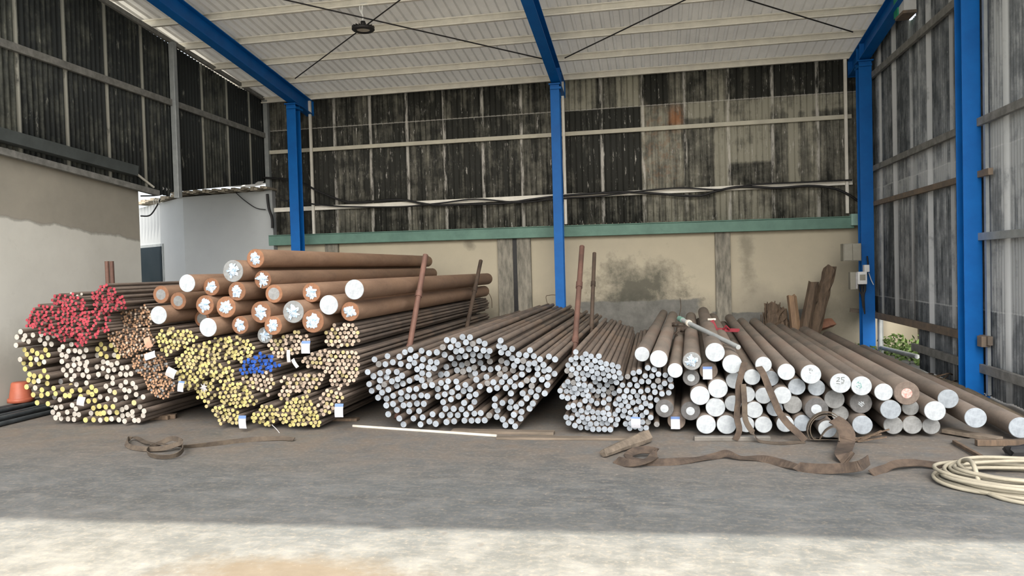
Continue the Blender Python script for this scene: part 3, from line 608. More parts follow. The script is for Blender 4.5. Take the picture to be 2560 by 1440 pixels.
# fill rods hidden-looking inside the low stack
core = Z1([(200,950),(330,960),(440,1010),(620,1010),(700,1000),(1000,1010),(1050,1250),(980,1310),(560,1300),(380,1270),(330,1150),(220,1150)])
rods_core = [(p, WR) for p in pack(core, WR, 1.12)]
for p, r_ in rods_core:
    if all((p[0] - q[0]) ** 2 + (p[1] - q[1]) ** 2 > (WR * 1.75) ** 2 for q in rods): addrods([p], WR, 7.3, random.choice(['e_rodwhite', 'e_pale', 'e_dull']), 'left', 'set back rod in the low stack between the white and yellow ends', 'set back rods of the low stack')
RR = 4.0
GR = 'red ended rods on the low stack'
addrods(pack(Z1([(185,560),(245,485),(375,480),(385,520),(400,640),(380,690),(300,650),(190,620)]), RR, 1.0), RR, 7.0, 'e_red', 'red', 'thin red ended rod in the lowest red bunch farthest from the coppery rods', GR, .06)
addrods(pack(Z1([(380,410),(490,390),(610,430),(625,500),(560,560),(520,690),(440,730),(400,700),(392,560)]), RR, 1.0), RR, 7.05, 'e_red', 'red', 'thin red ended rod in the central raised red bunch', GR, .06)
addrods(pack(Z1([(580,540),(650,510),(780,510),(800,560),(760,660),(640,700),(610,770),(560,760),(520,690),(560,600)]), RR, 1.0), RR, 7.0, 'e_red', 'red', 'thin red ended rod in the hanging red bunch beside the coppery rods', GR, .06)
addrods(pack(Z1([(650,390),(760,320),(880,390),(915,460),(890,500),(800,520),(700,500),(650,420)]), RR, 1.0), RR, 6.97, 'e_red', 'red', 'thin red ended rod in the highest red bunch before the rusty stakes', GR, .06)
addrods(pack(Z1([(490,385),(600,385),(605,415),(500,415)]), 3.6), 3.6, 7.15, 'e_rodwhite', 'smallwhite', 'thin white ended rod peeking out between the red bunches', 'thin white rods between the red bunches')
KR = 3.15
GC = 'thin coppery rods'
addrods(pack(Z1([(810,540),(870,500),(960,490),(1040,470),(1085,500),(1105,560),(1080,620),(930,640),(830,620),(780,640),(790,580)]), KR), KR, 7.2, 'e_copper', 'copper', 'thin coppery rod in the upper coppery bunch beside the red rods', GC, alt=('e_pink', .25))
addrods(pack(Z1([(780,650),(930,650),(1070,640),(1105,680),(1115,790),(1000,800),(900,860),(850,800),(775,700)]), KR), KR, 7.1, 'e_copper', 'copper', 'thin coppery rod in the large middle coppery bunch', GC, alt=('e_pink', .2))
addrods(pack(Z1([(945,860),(1000,820),(1100,810),(1180,850),(1210,910),(1120,960),(1000,970),(950,920)]), KR), KR, 7.1, 'e_copper', 'copper', 'thin coppery rod in the flat bunch under the blue cornered tag', GC, alt=('e_dull', .2))
addrods(pack(Z1([(1030,980),(1110,975),(1200,960),(1260,1040),(1240,1110),(1180,1150),(1120,1130),(1050,1060)]), KR), KR, 7.05, 'e_copper', 'copper', 'thin coppery rod in the lowest round coppery bunch', GC, alt=('e_dull', .15))
YR = 4.75
GYY = 'yellow ended rods in the middle bundle'; GP = 'pinkish ended rods in the middle bundle'
def yel(poly, lab, Y, loose=1.12): addrods(pack(Z2(poly), YR, loose), YR, Y, 'e_pale', 'yellow', lab, GYY, alt=('e_yellow', .55))
def pin(poly, lab, Y, loose=1.17): addrods(pack(Z2(poly), YR + .15, loose), YR + .15, Y, 'e_pink', 'pink', lab, GP, alt=('e_pale', .2))
yel([(80,690),(130,630),(200,640),(340,650),(390,700),(350,740),(240,790),(170,840),(100,780)], 'yellow ended rod in the upper bunch beneath the white ended round bars', 7.05)
yel([(220,870),(250,830),(330,760),(450,750),(550,760),(560,850),(520,930),(430,990),(350,1080),(290,1060),(240,980)], 'yellow ended rod in the broad bunch above the hanging tags', 7.0)
yel([(500,740),(560,690),(700,700),(790,740),(800,800),(720,870),(600,880),(565,850)], 'yellow ended rod in the bunch between the brown round bars and the blue rods', 7.08)
yel([(500,900),(620,920),(660,960),(650,1010),(560,1040),(470,990),(480,930)], 'yellow ended rod in the small bunch beside the blue rods', 7.02)
yel([(375,1020),(480,1020),(510,1070),(490,1180),(440,1200),(380,1130)], 'yellow ended rod in the narrow bunch at the inner lower edge', 7.1)
yel([(540,1050),(600,1030),(700,1020),(750,1100),(820,1140),(790,1180),(700,1220),(560,1180),(530,1120)], 'yellow ended rod in the lower central bunch above the bottom tag', 6.98)
yel([(500,1190),(560,1185),(680,1230),(680,1330),(560,1330),(490,1240)], 'yellow ended rod in the bottom bunch beside the bottom tag', 7.0)
yel([(780,1250),(870,1185),(970,1200),(960,1260),(900,1340),(780,1310)], 'yellow ended rod in the small bottom bunch behind the dangling wire', 7.0)
yel([(960,1270),(1010,1170),(1080,1120),(1180,1130),(1250,1200),(1270,1330),(1230,1350),(980,1330)], 'yellow ended rod in the widest bottom bunch of the middle bundle', 6.97)
pin([(890,760),(920,720),(1050,680),(1100,650),(1200,700),(1150,800),(1000,840),(930,850)], 'pinkish ended rod in the bunch just below the lowest brown round bar', 7.12)
pin([(1290,680),(1350,620),(1450,600),(1540,620),(1560,720),(1500,760),(1330,770)], 'pinkish ended rod in the upper corner bunch below the rusty round bar', 7.1)
pin([(1130,860),(1260,790),(1400,790),(1400,900),(1330,960),(1180,930)], 'pinkish ended rod in the upper middle of the pinkish mass', 7.1)
pin([(1410,800),(1540,800),(1565,900),(1535,1000),(1460,1070),(1340,1050),(1340,970),(1405,910)], 'pinkish ended rod on the outer edge of the middle bundle facing the silver rods', 7.06)
pin([(690,1010),(800,950),(930,940),(950,1000),(900,1120),(800,1080)], 'pinkish ended rod in the bunch straight below the blue rods', 7.06)
pin([(960,1130),(1000,990),(1130,950),(1300,960),(1290,1040),(1190,1090),(1080,1110),(1000,1170)], 'pinkish ended rod in the dark central bunch', 7.12)
pin([(1260,1110),(1330,1070),(1400,1065),(1440,1130),(1360,1230),(1260,1270),(1250,1190)], 'pinkish ended rod in the lower outer bunch above the blue headed tag', 7.02)
addrods(pack(Z2([(690,890),(830,820),(910,820),(960,880),(990,925),(930,930),(830,950),(730,975),(695,940)]), 4.6, 1.06), 4.6, 7.02, 'e_blue', 'blue', 'bright blue ended rod', 'blue ended rods in the middle bundle')
SV = [(215,843),(307,820),(245,877),(293,877),(343,863),(400,875),(395,820),(425,797),(470,775),(510,815),(543,788),(597,803),(465,840),(497,868),(457,890),(560,838),(655,793),(608,870),(655,865),(697,757),(728,707),(770,710),(837,685),(887,690),(753,757),(805,740),(863,720),(910,732),(952,715),(993,732),(790,785),(833,780),(878,770),(933,770),(985,780),(1028,783),(710,810),(760,835),(807,830),(857,820),(910,808),(960,818),(1012,820),
(1105,712),(1095,747),(1133,760),(1185,772),(1110,793),(1165,805),(1235,808),(1313,778),(1283,820),(1340,820),(1190,830),(1217,855),(1272,853),(1383,843),(1447,823),(1490,843),(1203,882),(1298,870),(1348,880),(1408,883),(1255,900),(1303,915),(1362,910),(1447,915),(1485,945),(1440,968),(1360,948),(1413,920),(1030,857),(1115,855),
(170,937),(205,958),(258,942),(310,932),(372,932),(410,958),(300,968),(340,997),(378,985),(462,993),(255,990),(283,1018),(177,1018),(195,1065),(245,1040),(313,1057),(268,1077),(372,1030),(415,1013),(240,1113),(300,1120),(347,1100),(402,1078),(460,1057),(510,1052),(398,1127),(447,1105),(493,1108),(545,1097),(588,1103),(298,1168),(350,1155),(420,1168),(462,1163),(515,1155),(563,1157),(373,1200),(460,1210),(530,1207),(312,1230),(390,1260),(490,1260),(555,1252),(625,1230),(420,1302),(540,1302),(605,1283),(645,1297),
(525,918),(563,900),(600,908),(553,948),(605,945),(643,910),(515,972),(560,985),(595,985),(620,1010),(570,1020),
(672,950),(718,950),(710,893),(660,1050),(685,1005),(735,990),(722,1038),(803,985),(760,1075),(800,1030),(853,1015),(843,1065),(890,1053),(662,1105),(713,1090),(755,1125),(808,1105),(885,1103),(930,1090),(700,1145),(848,1150),(920,1143),(893,1185),(717,1192),(773,1192),(830,1195),(690,1237),(747,1240),(803,1237),(862,1232),(725,1280),(777,1280),(920,1225),(965,1222),(1025,1238),(945,1275),(993,1273),(850,1275),(900,1275),
(780,875),(835,895),(870,872),(880,915),(920,900),(843,940),(890,955),(925,945),(800,925),(960,870),(985,905),(1033,918),(1087,905),(1135,910),(1145,870),(1188,925),(910,850),
(950,985),(993,965),(1057,1000),(1010,1010),(960,1033),(1080,1045),(1027,1058),(1115,1000),(1142,963),(1172,1000),(1142,1045),(1100,950),(1210,970),(1255,950),(1207,1033),(1247,1023),(1290,992),(1327,1025),(1340,985),(1397,985),(1435,1023),(1373,1057),(1417,1083),(1178,1083),(1262,1083),(1320,1070),(1288,1118),(1357,1105),(1065,1122),(1118,1150),(1178,1143),(1252,1155),(1333,1155),(1170,1185),(1215,1180),(1065,1175),(1083,1208),(1252,1215),(1310,1190),(1200,1233),(1247,1258),(1118,1265),(1080,1240),(1208,1315),(1140,1322),(1180,1280)]
def svlab(x, y):
    if y < 800 and x < 1060: return 'silver ended rod in the peak bunch of the large silver bundle', 7.15
    if x > 1060 and y < 1000: return 'silver ended rod in the upper outer bunch facing the tall rusty stake', 7.12
    if x < 660 and y < 920: return 'silver ended rod in the upper bunch of the silver bundle facing the yellow rods', 7.08
    if x < 660: return 'silver ended rod in the lower bunch of the silver bundle facing the yellow rods', 7.02
    if x < 940 and y > 970: return 'silver ended rod in the lower central bunch of the large silver bundle', 7.03
    if y < 970: return 'silver ended rod in the shaded heart of the large silver bundle', 7.25
    return 'silver ended rod in the lower outer bunch facing the small silver rods', 7.05
for p in SV:
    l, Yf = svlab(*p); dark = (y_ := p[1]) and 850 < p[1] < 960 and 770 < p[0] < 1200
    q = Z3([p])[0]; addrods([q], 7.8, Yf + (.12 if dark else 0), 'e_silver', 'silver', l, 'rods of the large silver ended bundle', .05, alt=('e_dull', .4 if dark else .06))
SS = [(245,500),(348,517),(405,543),(482,537),(250,548),(308,557),(198,573),(362,583),(437,583),(497,600),(165,630),(238,618),(315,620),(400,625),(553,620),(622,635),(680,650),(280,660),(355,660),(207,670),(155,687),(452,657),(517,657),(572,678),(628,687),(690,707),(250,710),(310,715),(207,725),(370,727),(412,685),(468,713),(525,715),(428,763),(487,767),(585,740),(642,745),(705,757),(547,780),(605,800),(663,807),(165,800),(218,808),(275,830),(325,785),(270,770),(122,850),(187,855),(240,865),(330,840),(383,857),(100,885),(297,888),(150,900),(193,915),(262,920),(107,950),(170,957),(235,960),(327,935),(385,940),(362,895),(417,900),(478,907),(487,845),(557,850),(440,810),(612,865),(520,880),(570,905),(627,915),(445,945),(535,945),(585,973),(347,983),(408,980),(455,1007),(530,1003),
(222,1025),(180,1055),(275,1047),(235,1095),(380,1055),(305,1090),(360,1107),(413,1110),(467,1135),(565,1080),(527,1117),(255,1140),(317,1145),(145,1165),(170,1222),(222,1165),(280,1195),(337,1210),(370,1165),(430,1165),(397,1222),(455,1230),(487,1190),(540,1175),(515,1232),(570,1225),(587,1137),(610,1183),(643,1137),(672,1193),(643,1243),(235,1250),(293,1270),(362,1270),(422,1283),(480,1290),(540,1287),(597,1295),
(985,657),(1050,675),(895,697),(837,710),(777,747),(852,775),(958,740),(1027,742),(1095,722),(1165,732),(725,835),(800,830),(875,840),(922,797),(992,797),(1090,790),(1158,817),(1217,780),(1045,843),(1113,858),(1225,845),(693,893),(767,893),(835,900),(913,900),(983,887),(1058,907),(1130,923),(1200,913),(740,957),(692,977),(807,965),(877,950),(943,965),(1010,965),(1077,987),(655,1027),(718,1040),(747,1003),(830,1010),(885,1000),(787,1050),(677,1097),(742,1093),(805,1117),(867,1087),(915,1060),(965,1025),(1010,1047),(733,1150),(787,1180),(857,1160),(930,1150),(968,1115),(1015,1167),(970,1217),(768,1240),(825,1225),(875,1220),(920,1215),(825,1290),(893,1270),(850,1260),(960,1270),(1077,1237)]
for p in SS:
    x_, y_ = p
    if x_ > 640: l, Yf = 'small silver ended rod in the bunch below the first white ended round bars', 7.05
    elif y_ < 795: l, Yf = 'small silver ended rod in the top bunch leading up to the rusty stake', 7.08
    elif y_ < 1015: l, Yf = 'small silver ended rod in the middle bunch facing the large silver bundle', 7.10
    else: l, Yf = 'small silver ended rod in the bottom bunch behind the long timber', 7.0
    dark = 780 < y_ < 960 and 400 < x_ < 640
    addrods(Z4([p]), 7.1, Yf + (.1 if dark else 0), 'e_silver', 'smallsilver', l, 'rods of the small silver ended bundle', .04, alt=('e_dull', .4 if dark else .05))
# ---- big round bars of the brown stack: px, py, r, kind, Yf, label
LB = [(633.6,650.3,24,'L',7.15,'brown round bar with a wrapped end, topmost of the brown stack'),
(586,675,28,'GL',7.0,'thick grey ended round bar with a small white wrap beside the topmost one'),
(474.6,710.4,22.5,'W',6.95,'white ended round bar highest on the annex side of the brown stack'),
(520.8,717,22.5,'L',7.1,'rusty ended round bar with a star wrap touching the highest white ended bar'),
(402,736.5,22.5,'RC',7.15,'rusty rimmed round bar with a blue grey centre next to the red rods'),
(445,752.8,22,'RC',7.1,'rusty rimmed round bar with a grey centre, second from the red rods'),
(658,700.7,23,'L',7.1,'rusty ended wrapped round bar directly under the topmost bar'),
(591,729,24,'L',7.0,'wrapped rusty round bar below the thick grey ended one'),
(512,761.5,25,'L',7.05,'wrapped round bar in the middle course, third from the red rods'),
(565.6,766.7,27,'L',7.0,'thick rusty round bar with a cross wrap in the centre of the brown stack'),
(401,790,23,'W',6.95,'white ended round bar resting on yellow rods next to the coppery rods'),
(681,739,23.5,'RG',7.1,'rusty rimmed round bar with a dull greenish grey centre'),
(774,740.6,24.5,'L',7.15,'wrapped rusty round bar beneath the long upper bars, nearest the highest white end'),
(655,777,27.5,'L',7.0,'wrapped rusty round bar with purple tint above the two small wrapped ones'),
(736.7,772.6,28.5,'GL',6.95,'grey ended round bar with a big star shaped wrap'),
(823.5,763.2,25,'W',6.95,'white ended round bar between the star wrapped bar and the long outer bars'),
(885.5,724,25.5,'W',7.0,'white ended round bar on the outer top edge with its long side showing'),
(873,778,24.5,'L',7.05,'wrapped rusty round bar under the outer white ended one'),
(519.7,818.7,24,'W',6.9,'white ended round bar lowest in the brown stack above yellow rods'),
(600,813,23,'L',7.0,'wrapped rusty round bar in the lowest course beside the low white ended bar'),
(681,812.5,24,'L',6.95,'wrapped rusty round bar overlapping the partly hidden lowest bar'),
(782,803,29.5,'L',6.95,'thickest rusty wrapped round bar just above the pinkish rods'),
(662,838,20.5,'GL',7.15,'half hidden wrapped round bar, lowest of the brown stack'),
(500,795,21,'RG',7.45,'dull round bar end deep in the gap behind the white ended bars')]
RB = [(1605,885.7,18.7,'W',7.1,'smaller white ended round bar of the pair over the small silver rods'),
(1646.7,897.4,22,'W',7.0,'larger white ended round bar of the pair over the small silver rods'),
(1687.6,926.5,18.7,'W',7.0,'small white ended round bar touching the outer small silver rods'),
(1730,903,23,'GL',7.0,'round bar with crumpled bright foil on its dark end'),
(1728,945,21,'DC',7.12,'dark round bar with a pale centre right under the foil covered one'),
(1787.5,881,24,'W',7.0,'white ended round bar highest of the heap beneath the grey pipe'),
(1830.5,910.5,24,'W',6.98,'white ended round bar just below and beyond the highest one'),
(1772,928,22.5,'PT',7.1,'brown grey round bar with a paper tag on its end in the upper heap'),
(1794.5,971,24,'W',7.0,'white ended round bar below the tagged brown grey one'),
(1750,988.7,24,'W',7.0,'white ended round bar second from the small silver rods at mid height'),
(1788,1020.7,24,'W',7.02,'white ended round bar above the first two bottom white ones'),
(1725,1029,24,'DC',7.05,'dark round bar with a pale centre in the low course next to a white one'),
(1664,1025,23,'DC',7.05,'dark round bar with a pale centre touching the small silver rods'),
(1690,1060,22.5,'PT',7.15,'low brown grey round bar with a blue headed tag'),
(1766,1061.7,24,'W',6.98,'white ended round bar, first white one on the floor course'),
(1816,1061.7,24,'W',6.98,'white ended round bar, second white one on the floor course'),
(1835,952,20.5,'W',7.12,'white ended round bar behind the first hanging strap in the upper heap'),
(1880,943,20,'W',7.0,'small white ended round bar between the two hanging straps near the top'),
(1908.7,911.7,20,'W',6.98,'white ended round bar at the foot of the grey pipe'),
(1927.5,946,19.5,'G2',7.1,'pale round bar half hidden behind the second hanging strap'),
(1965,930.5,21,'W',6.98,'white ended round bar on the upper edge with an orange smear'),
(1832,1009,20.5,'W',7.08,'white ended round bar crossed by the first strap at mid height'),
(1867.5,986.7,20.5,'W',7.05,'white ended round bar beside the first strap at mid height'),
(1908.7,989.5,20.5,'W',7.05,'white ended round bar behind the second strap at mid height'),
(1886,1025.7,21,'W',7.02,'white ended round bar crossed by a thin wire'),
(1866,1061,20.5,'W',7.03,'white ended round bar on the floor course behind the first strap'),
(1907.5,1061,21,'W',7.0,'white ended round bar on the floor course between the two straps'),
(1937.5,1022.5,20,'G2',7.1,'pale round bar behind the lower run of the second strap'),
(1957,988,22,'W',6.95,'white ended round bar jutting forward just past the second strap'),
(1991,967,21,'G2',7.08,'pale grey ended round bar under the orange smeared one'),
(1984,1012.5,22.5,'G',7.12,'dull grey ended round bar below the jutting white one'),
(1965,1058.7,21,'W',7.02,'white ended round bar on the floor course crossed by the second strap'),
(2006,1055,21,'G2',7.02,'pale round bar on the floor course beside the strap coil'),
(2030,944.5,24.5,'T1',6.95,'white ended round bar with faint strokes near its upper rim'),
(2036,975,20.5,'G2',7.1,'pale round bar tucked beneath the faintly marked white one'),
(2040,1017.5,28.5,'DC',6.98,'thickest dark round bar with a small white centre'),
(2087.5,999,24,'G',7.12,'grey ended round bar partly behind the number marked one'),
(2101,960,25,'T2',6.95,'white ended round bar with a scribbled number on its end'),
(2105,1034,20.5,'G',7.2,'dull grey ended round bar above the brown strap heap'),
(2067.5,1073.7,22,'W',6.9,'white ended round bar encircled by the coiled brown strap'),
(2154.5,970,24.5,'T3',6.95,'white ended round bar with a green scribble on its end'),
(2151.6,1005,26.5,'DK',7.1,'black ended round bar with a white scrape below the green scribbled one'),
(2151.6,1059,24,'G2',7.0,'pale round bar on the floor course past the strap coil'),
(2213,989.6,22,'W',6.98,'white ended round bar beside the pink spotted one'),
(2271,998,30,'RP',6.95,'thick brown ended round bar with a pink white spot'),
(2234,1033,24.5,'G2',6.97,'scraped pale round bar below the pink spotted one'),
(2278,1034,20,'G',7.12,'small grey streaked round bar hidden under the pink spotted one'),
(2236.5,1067,23,'G',7.08,'dull grey round bar on the floor beneath the scraped pale one'),
(2289,1061,23,'G',7.1,'dull grey round bar on the floor beneath the small streaked one'),
(2334,1063,21,'G',7.1,'dull grey round bar on the floor beneath the cream ended one'),
(2350,1038.7,25,'W',6.97,'cream white ended round bar lying over two grey floor bars'),
(2367.5,1014,24,'G2',7.12,'bluish white ended round bar peeping over the cream ended one'),
(2410.5,1047,25.5,'G2',7.0,'pale ended round bar second from the grey sheet wall'),
(2534,1079.5,26.5,'G2',7.0,'pale ended round bar lying alone nearest the grey sheet wall')]
items = []   # dict per bar
def toXZ(px, py, rp, Y):
    p = atY(px, py, Y); return p[0], p[2], rp * zc(p) / F
for (px, py, rp, Y, m, fam, lab, grp) in rods:
    x_, z_, r = toXZ(px, py, rp, Y); items.append(dict(x=x_, z=z_, r=r, Y=Y, m=m, fam=fam, lab=lab, grp=grp, set=0))
for (px, py, rp, k, Y, lab) in LB:
    x_, z_, r = toXZ(px, py, rp, Y); items.append(dict(x=x_, z=z_, r=r * .985, Y=Y, m=k, fam='brownbar', lab=lab, grp='big round bars of the brown stack', set=0))
TX = .045
for (px, py, rp, k, Y, lab) in RB:
    x_, z_, r = toXZ(px, py, rp, Y); items.append(dict(x=x_ - TX * Y, z=z_, r=r * .985, Y=Y, m=k, fam='heapbar', lab=lab, grp='big round bars of the heap by the grey sheets', set=1))
# long bars of the heap whose front ends are hidden behind others
for (px, py, rp, Y, lab) in [(2230,960,20,8.9,'brown round bar behind the pink spotted one'), (2330,985,21,8.9,'brown round bar behind the cream ended one')]:
    x_, z_, r = toXZ(px, py, rp, Y); items.append(dict(x=x_ - TX * Y, z=max(z_, r + .005), r=r, Y=Y, m='G', fam='heapbar', lab=lab, grp='big round bars of the heap by the grey sheets', set=1))
# push overlapping bars apart until all of them just touch
X = np.array([i['x'] for i in items]); Z = np.array([i['z'] for i in items]); Rr = np.array([i['r'] for i in items]); St = np.array([i['set'] for i in items])
Ms = Rr ** 2
for it in range(150):
    if it % 10 == 0:
        dx = X[:, None] - X[None, :]; dz = Z[:, None] - Z[None, :]; rs = Rr[:, None] + Rr[None, :]
        I, J = np.nonzero(np.triu((dx * dx + dz * dz < (rs * 1.5) ** 2) & (St[:, None] == St[None, :]), 1))
    dx = X[I] - X[J]; dz = Z[I] - Z[J]; d = np.sqrt(dx * dx + dz * dz) + 1e-9; ov = (Rr[I] + Rr[J]) * 1.004 - d; k = ov > 0
    i, j = I[k], J[k]; ux = dx[k] / d[k]; uz = dz[k] / d[k]; o_ = ov[k] * .5; wi = Ms[j] / (Ms[i] + Ms[j]); wj = 1 - wi
    np.add.at(X, i, ux * o_ * wi); np.add.at(Z, i, uz * o_ * wi); np.add.at(X, j, -ux * o_ * wj); np.add.at(Z, j, -uz * o_ * wj)
    Z = np.maximum(Z, Rr + .03)
counts = {}
RN = {'left': 'dabbed_steel_rod', 'red': 'thin_red_rod', 'smallwhite': 'thin_white_rod', 'copper': 'thin_coppery_rod', 'yellow': 'yellow_ended_rod', 'pink': 'pinkish_steel_rod', 'blue': 'blue_ended_rod', 'silver': 'silver_ended_rod', 'smallsilver': 'small_silver_rod'}
FAM = {'left': 'e', 'red': 'e'}
LEN = {'left': 6.0, 'red': 5.9, 'smallwhite': 5.6, 'copper': 5.8, 'yellow': 6.0, 'pink': 6.0, 'blue': 5.9, 'silver': 6.1, 'smallsilver': 4.4, 'brownbar': 6.0, 'heapbar': 5.9}
cache = {}
def rodmesh(r, L, m):
    key = (round(r, 4), L, m)
    if key not in cache: cache[key] = cyl('steel_rod', key[0], L, 12 if r < .024 else 16, M['rod'], [(1, 1)], [M['rod'], M[m]])
    return cache[key]
fr_ = {}
for it in items:
    if it['fam'] not in ('brownbar', 'heapbar'): fr_.setdefault(it['fam'], []).append(it['r'])
fr_ = {k: min(v) for k, v in fr_.items()}
rest = {}
first = {}
for n_, it in enumerate(items):
    it['x'], it['z'] = X[n_], Z[n_]
    if it['fam'] in ('brownbar', 'heapbar'): continue
    r = max(fr_[it['fam']], math.floor(it['r'] * 2000) / 2000)
    counts[it['fam']] = counts.get(it['fam'], 0) + 1
    if counts[it['fam']] > 295: rest.setdefault(it['fam'], []).append((it, r)); continue
    me = rodmesh(r, LEN[it['fam']], it['m'])
    o = bpy.data.objects.new(RN[it['fam']], me); COL.objects.link(o); o.location = (it['x'], it['Y'], it['z'])
    o.rotation_euler.y = random.uniform(0, 6.28)
    tag(o, it['lab'], 'rod', it['grp'])
print('ROD COUNTS', counts)
for fam, L_ in rest.items():
    b = B(); mi = []; mats = [M['rod']]
    for it, r in L_:
        if M[it['m']] not in mats: mats.append(M[it['m']])
        me = rodmesh(r, LEN[fam], it['m']); k = mats.index(M[it['m']])
        vs = [(v.co.x + it['x'], v.co.y + it['Y'], v.co.z + it['z']) for v in me.vertices]
        base = len(b.v); b.v += vs
        for p in me.polygons: b.f.append(tuple(i + base for i in p.vertices)); b.sm.append(p.use_smooth); mi.append(k if p.material_index else 0)
    o = mesh_ob(RN[fam] + 's', b.v, b.f, mats, None, smooth=b.sm, midx=mi); tag(o, {'yellow': 'remaining yellow ended rods low in the middle bundle', 'copper': 'remaining thin coppery rods in the lowest coppery bunches', 'red': 'remaining thin red ended rods in the highest red bunch', 'pink': 'remaining pinkish ended rods of the middle bundle'}.get(fam, 'remaining rods of the bundle'), 'rods', it['grp'], 'stuff')
# big bars
KM = {'W': ([(1, 2)], ['e_white']), 'L': ([(1, 2), (.80, 3)], ['e_rust', 'e_rust']), 'GL': ([(1, 2)], ['e_grey']), 'RC': ([(1, 2), (.6, 3)], ['e_rust', 'e_grey']), 'RG': ([(1, 2), (.66, 3)], ['e_rust', 'e_grey']),
      'DC': ([(1, 2), (.44, 3)], ['e_dark', 'e_white']), 'G': ([(1, 2)], ['e_grey']), 'G2': ([(1, 2)], ['e_silverbig']), 'T1': ([(1, 2)], ['e_white']), 'T2': ([(1, 2)], ['e_white']), 'T3': ([(1, 2)], ['e_white']),
      'DK': ([(1, 2)], ['e_dark']), 'RP': ([(1, 2), (.42, 3)], ['e_brown', 'e_pinkc']), 'PT': ([(1, 2)], ['e_brown'])}
M['ink'] = simple('dark_marker', (.05, .06, .06), (.1, .11, .1), 30, .8); M['inkg'] = simple('green_marker', (.1, .3, .25), (.06, .2, .2), 30, .8)
def wrap(par, r, seed, star=False):
    """crumpled white plastic taped over the middle of an end"""
    rg_ = random.Random(seed); n = 36; vs = [(rg_.uniform(-.05, .05) * r, -.022, rg_.uniform(-.05, .05) * r)]; nl = rg_.choice([4, 5, 5, 6]); ph = rg_.uniform(0, 6.28)
    for ringi, (f, yy) in enumerate(((.33, -.02), (.66, -.012), (1.0, -.003))):
        for k in range(n):
            a = 2 * math.pi * k / n; R = r * (.54 + .06 * math.sin(2 * a + seed) + (.17 if star else .09) * math.copysign(abs(math.cos(nl * a / 2 + ph)) ** .7, math.cos(nl * a + 2 * ph)) + rg_.uniform(-.08, .08)) * f
            vs.append((R * math.cos(a), yy + rg_.uniform(-.006, .004) * (1 if ringi < 2 else .3), R * math.sin(a)))
    fs = [(0, 1 + (k + 1) % n, 1 + k) for k in range(n)] + [(1 + j * n + k, 1 + j * n + (k + 1) % n, 1 + (j + 1) * n + (k + 1) % n, 1 + (j + 1) * n + k) for j in (0, 1) for k in range(n)]
    o = mesh_ob('plastic_wrap', vs, fs, M['wrap'], par); md = o.modifiers.new('s', 'SOLIDIFY'); md.thickness = .002
    if star:
        b = B()
        for k in range(5):
            a = rg_.uniform(0, 6.28); L = r * rg_.uniform(.6, .9); b.beam((0, -.014, 0), (L * math.cos(a), -.008, L * math.sin(a)), .012, .004, up=(0, 1, 0))
        b.ob('tape', M['wrap'], par)
def strokes(par, segs, r, mat, wd=.05, name='chalk_mark'):
    b = B()
    for a, c in segs: b.beam((a[0] * r, -.0015, a[1] * r), (c[0] * r, -.0015, c[1] * r), wd * r, .002, up=(0, 1, 0))
    b.ob(name, mat, par)
def tagmesh(name, w_, h_, mat, par=None, curl=.01):
    vs = []; n = 6
    for k in range(n + 1):
        z_ = h_ / 2 - h_ * k / n; y_ = -curl * math.sin(math.pi * k / n) - .004
        vs += [(-w_ / 2, y_, z_), (w_ / 2, y_ + .004, z_)]
    o = mesh_ob(name, vs, [(2*k, 2*k+2, 2*k+3, 2*k+1) for k in range(n)], mat, par); md = o.modifiers.new('s', 'SOLIDIFY'); md.thickness = .0015; return o
for n_, it in enumerate(items):
    if it['fam'] not in ('brownbar', 'heapbar'): continue
    rings, ms = KM[it['m']]; heap = it['fam'] == 'heapbar'; sidem = M['barr' if heap else 'bar']
    mats = [sidem, M[ms[0]]] + [M[q] for q in ms]
    me = cyl('round_bar', it['r'], min(5.9, 13.6 - it['Y']) if heap else 6.0, 40, None, rings, mats, cham=.004)
    x_ = it['x'] + (TX * it['Y'] if heap else 0)
    par = bpy.data.objects.new('round_bar', me); COL.objects.link(par); par.location = (x_, it['Y'], it['z'])
    if heap: par.rotation_euler.z = -math.atan(TX)
    tag(par, it['lab'], 'steel bar', it['grp']); r = it['r']; k = it['m']
    if k in ('L', 'GL'): wrap(par, r * (1.05 if k == 'L' else .9), n_, star=(k == 'GL' or n_ % 4 == 0))
    if k == 'T2': strokes(par, [((-.35, .55), (-.1, .6)), ((-.1, .6), (-.12, .4)), ((-.12, .4), (-.38, .2)), ((-.38, .2), (-.05, .2)), ((.1, .6), (.4, .6)), ((.1, .6), (.1, .4)), ((.1, .4), (.35, .35)), ((.35, .35), (.3, .12)), ((.3, .12), (.05, .12)), ((-.4, 0), (-.05, -.06)), ((.05, -.05), (.3, .0))], r, M['ink'], .045)
    if k == 'T1': strokes(par, [((-.15, .65), (-.12, .35)), ((0, .65), (.0, .4)), ((.15, .5), (.12, .35)), ((-.15, .2), (.0, .12))], r, M['ink'], .04)
    if k == 'T3': strokes(par, [((-.45, .25), (-.3, .45)), ((-.3, .45), (-.2, .2)), ((-.35, .1), (-.1, .0)), ((-.1, .35), (.0, -.1)), ((0, -.1), (-.2, -.25)), ((-.5, .0), (-.35, -.15))], r, M['inkg'], .045)
    if k == 'DK': strokes(par, [((-.2, .1), (.2, -.25)), ((-.1, -.1), (.25, .1)), ((-.25, -.05), (.1, -.35)), ((.0, .15), (.3, -.1))], r, M['e_white'], .09, 'paint_scrape')
    if k == 'PT': q = tagmesh('paper_label', .085, .12, M['paper'], par, .006); q.location = (-.01, -.004, -.02)
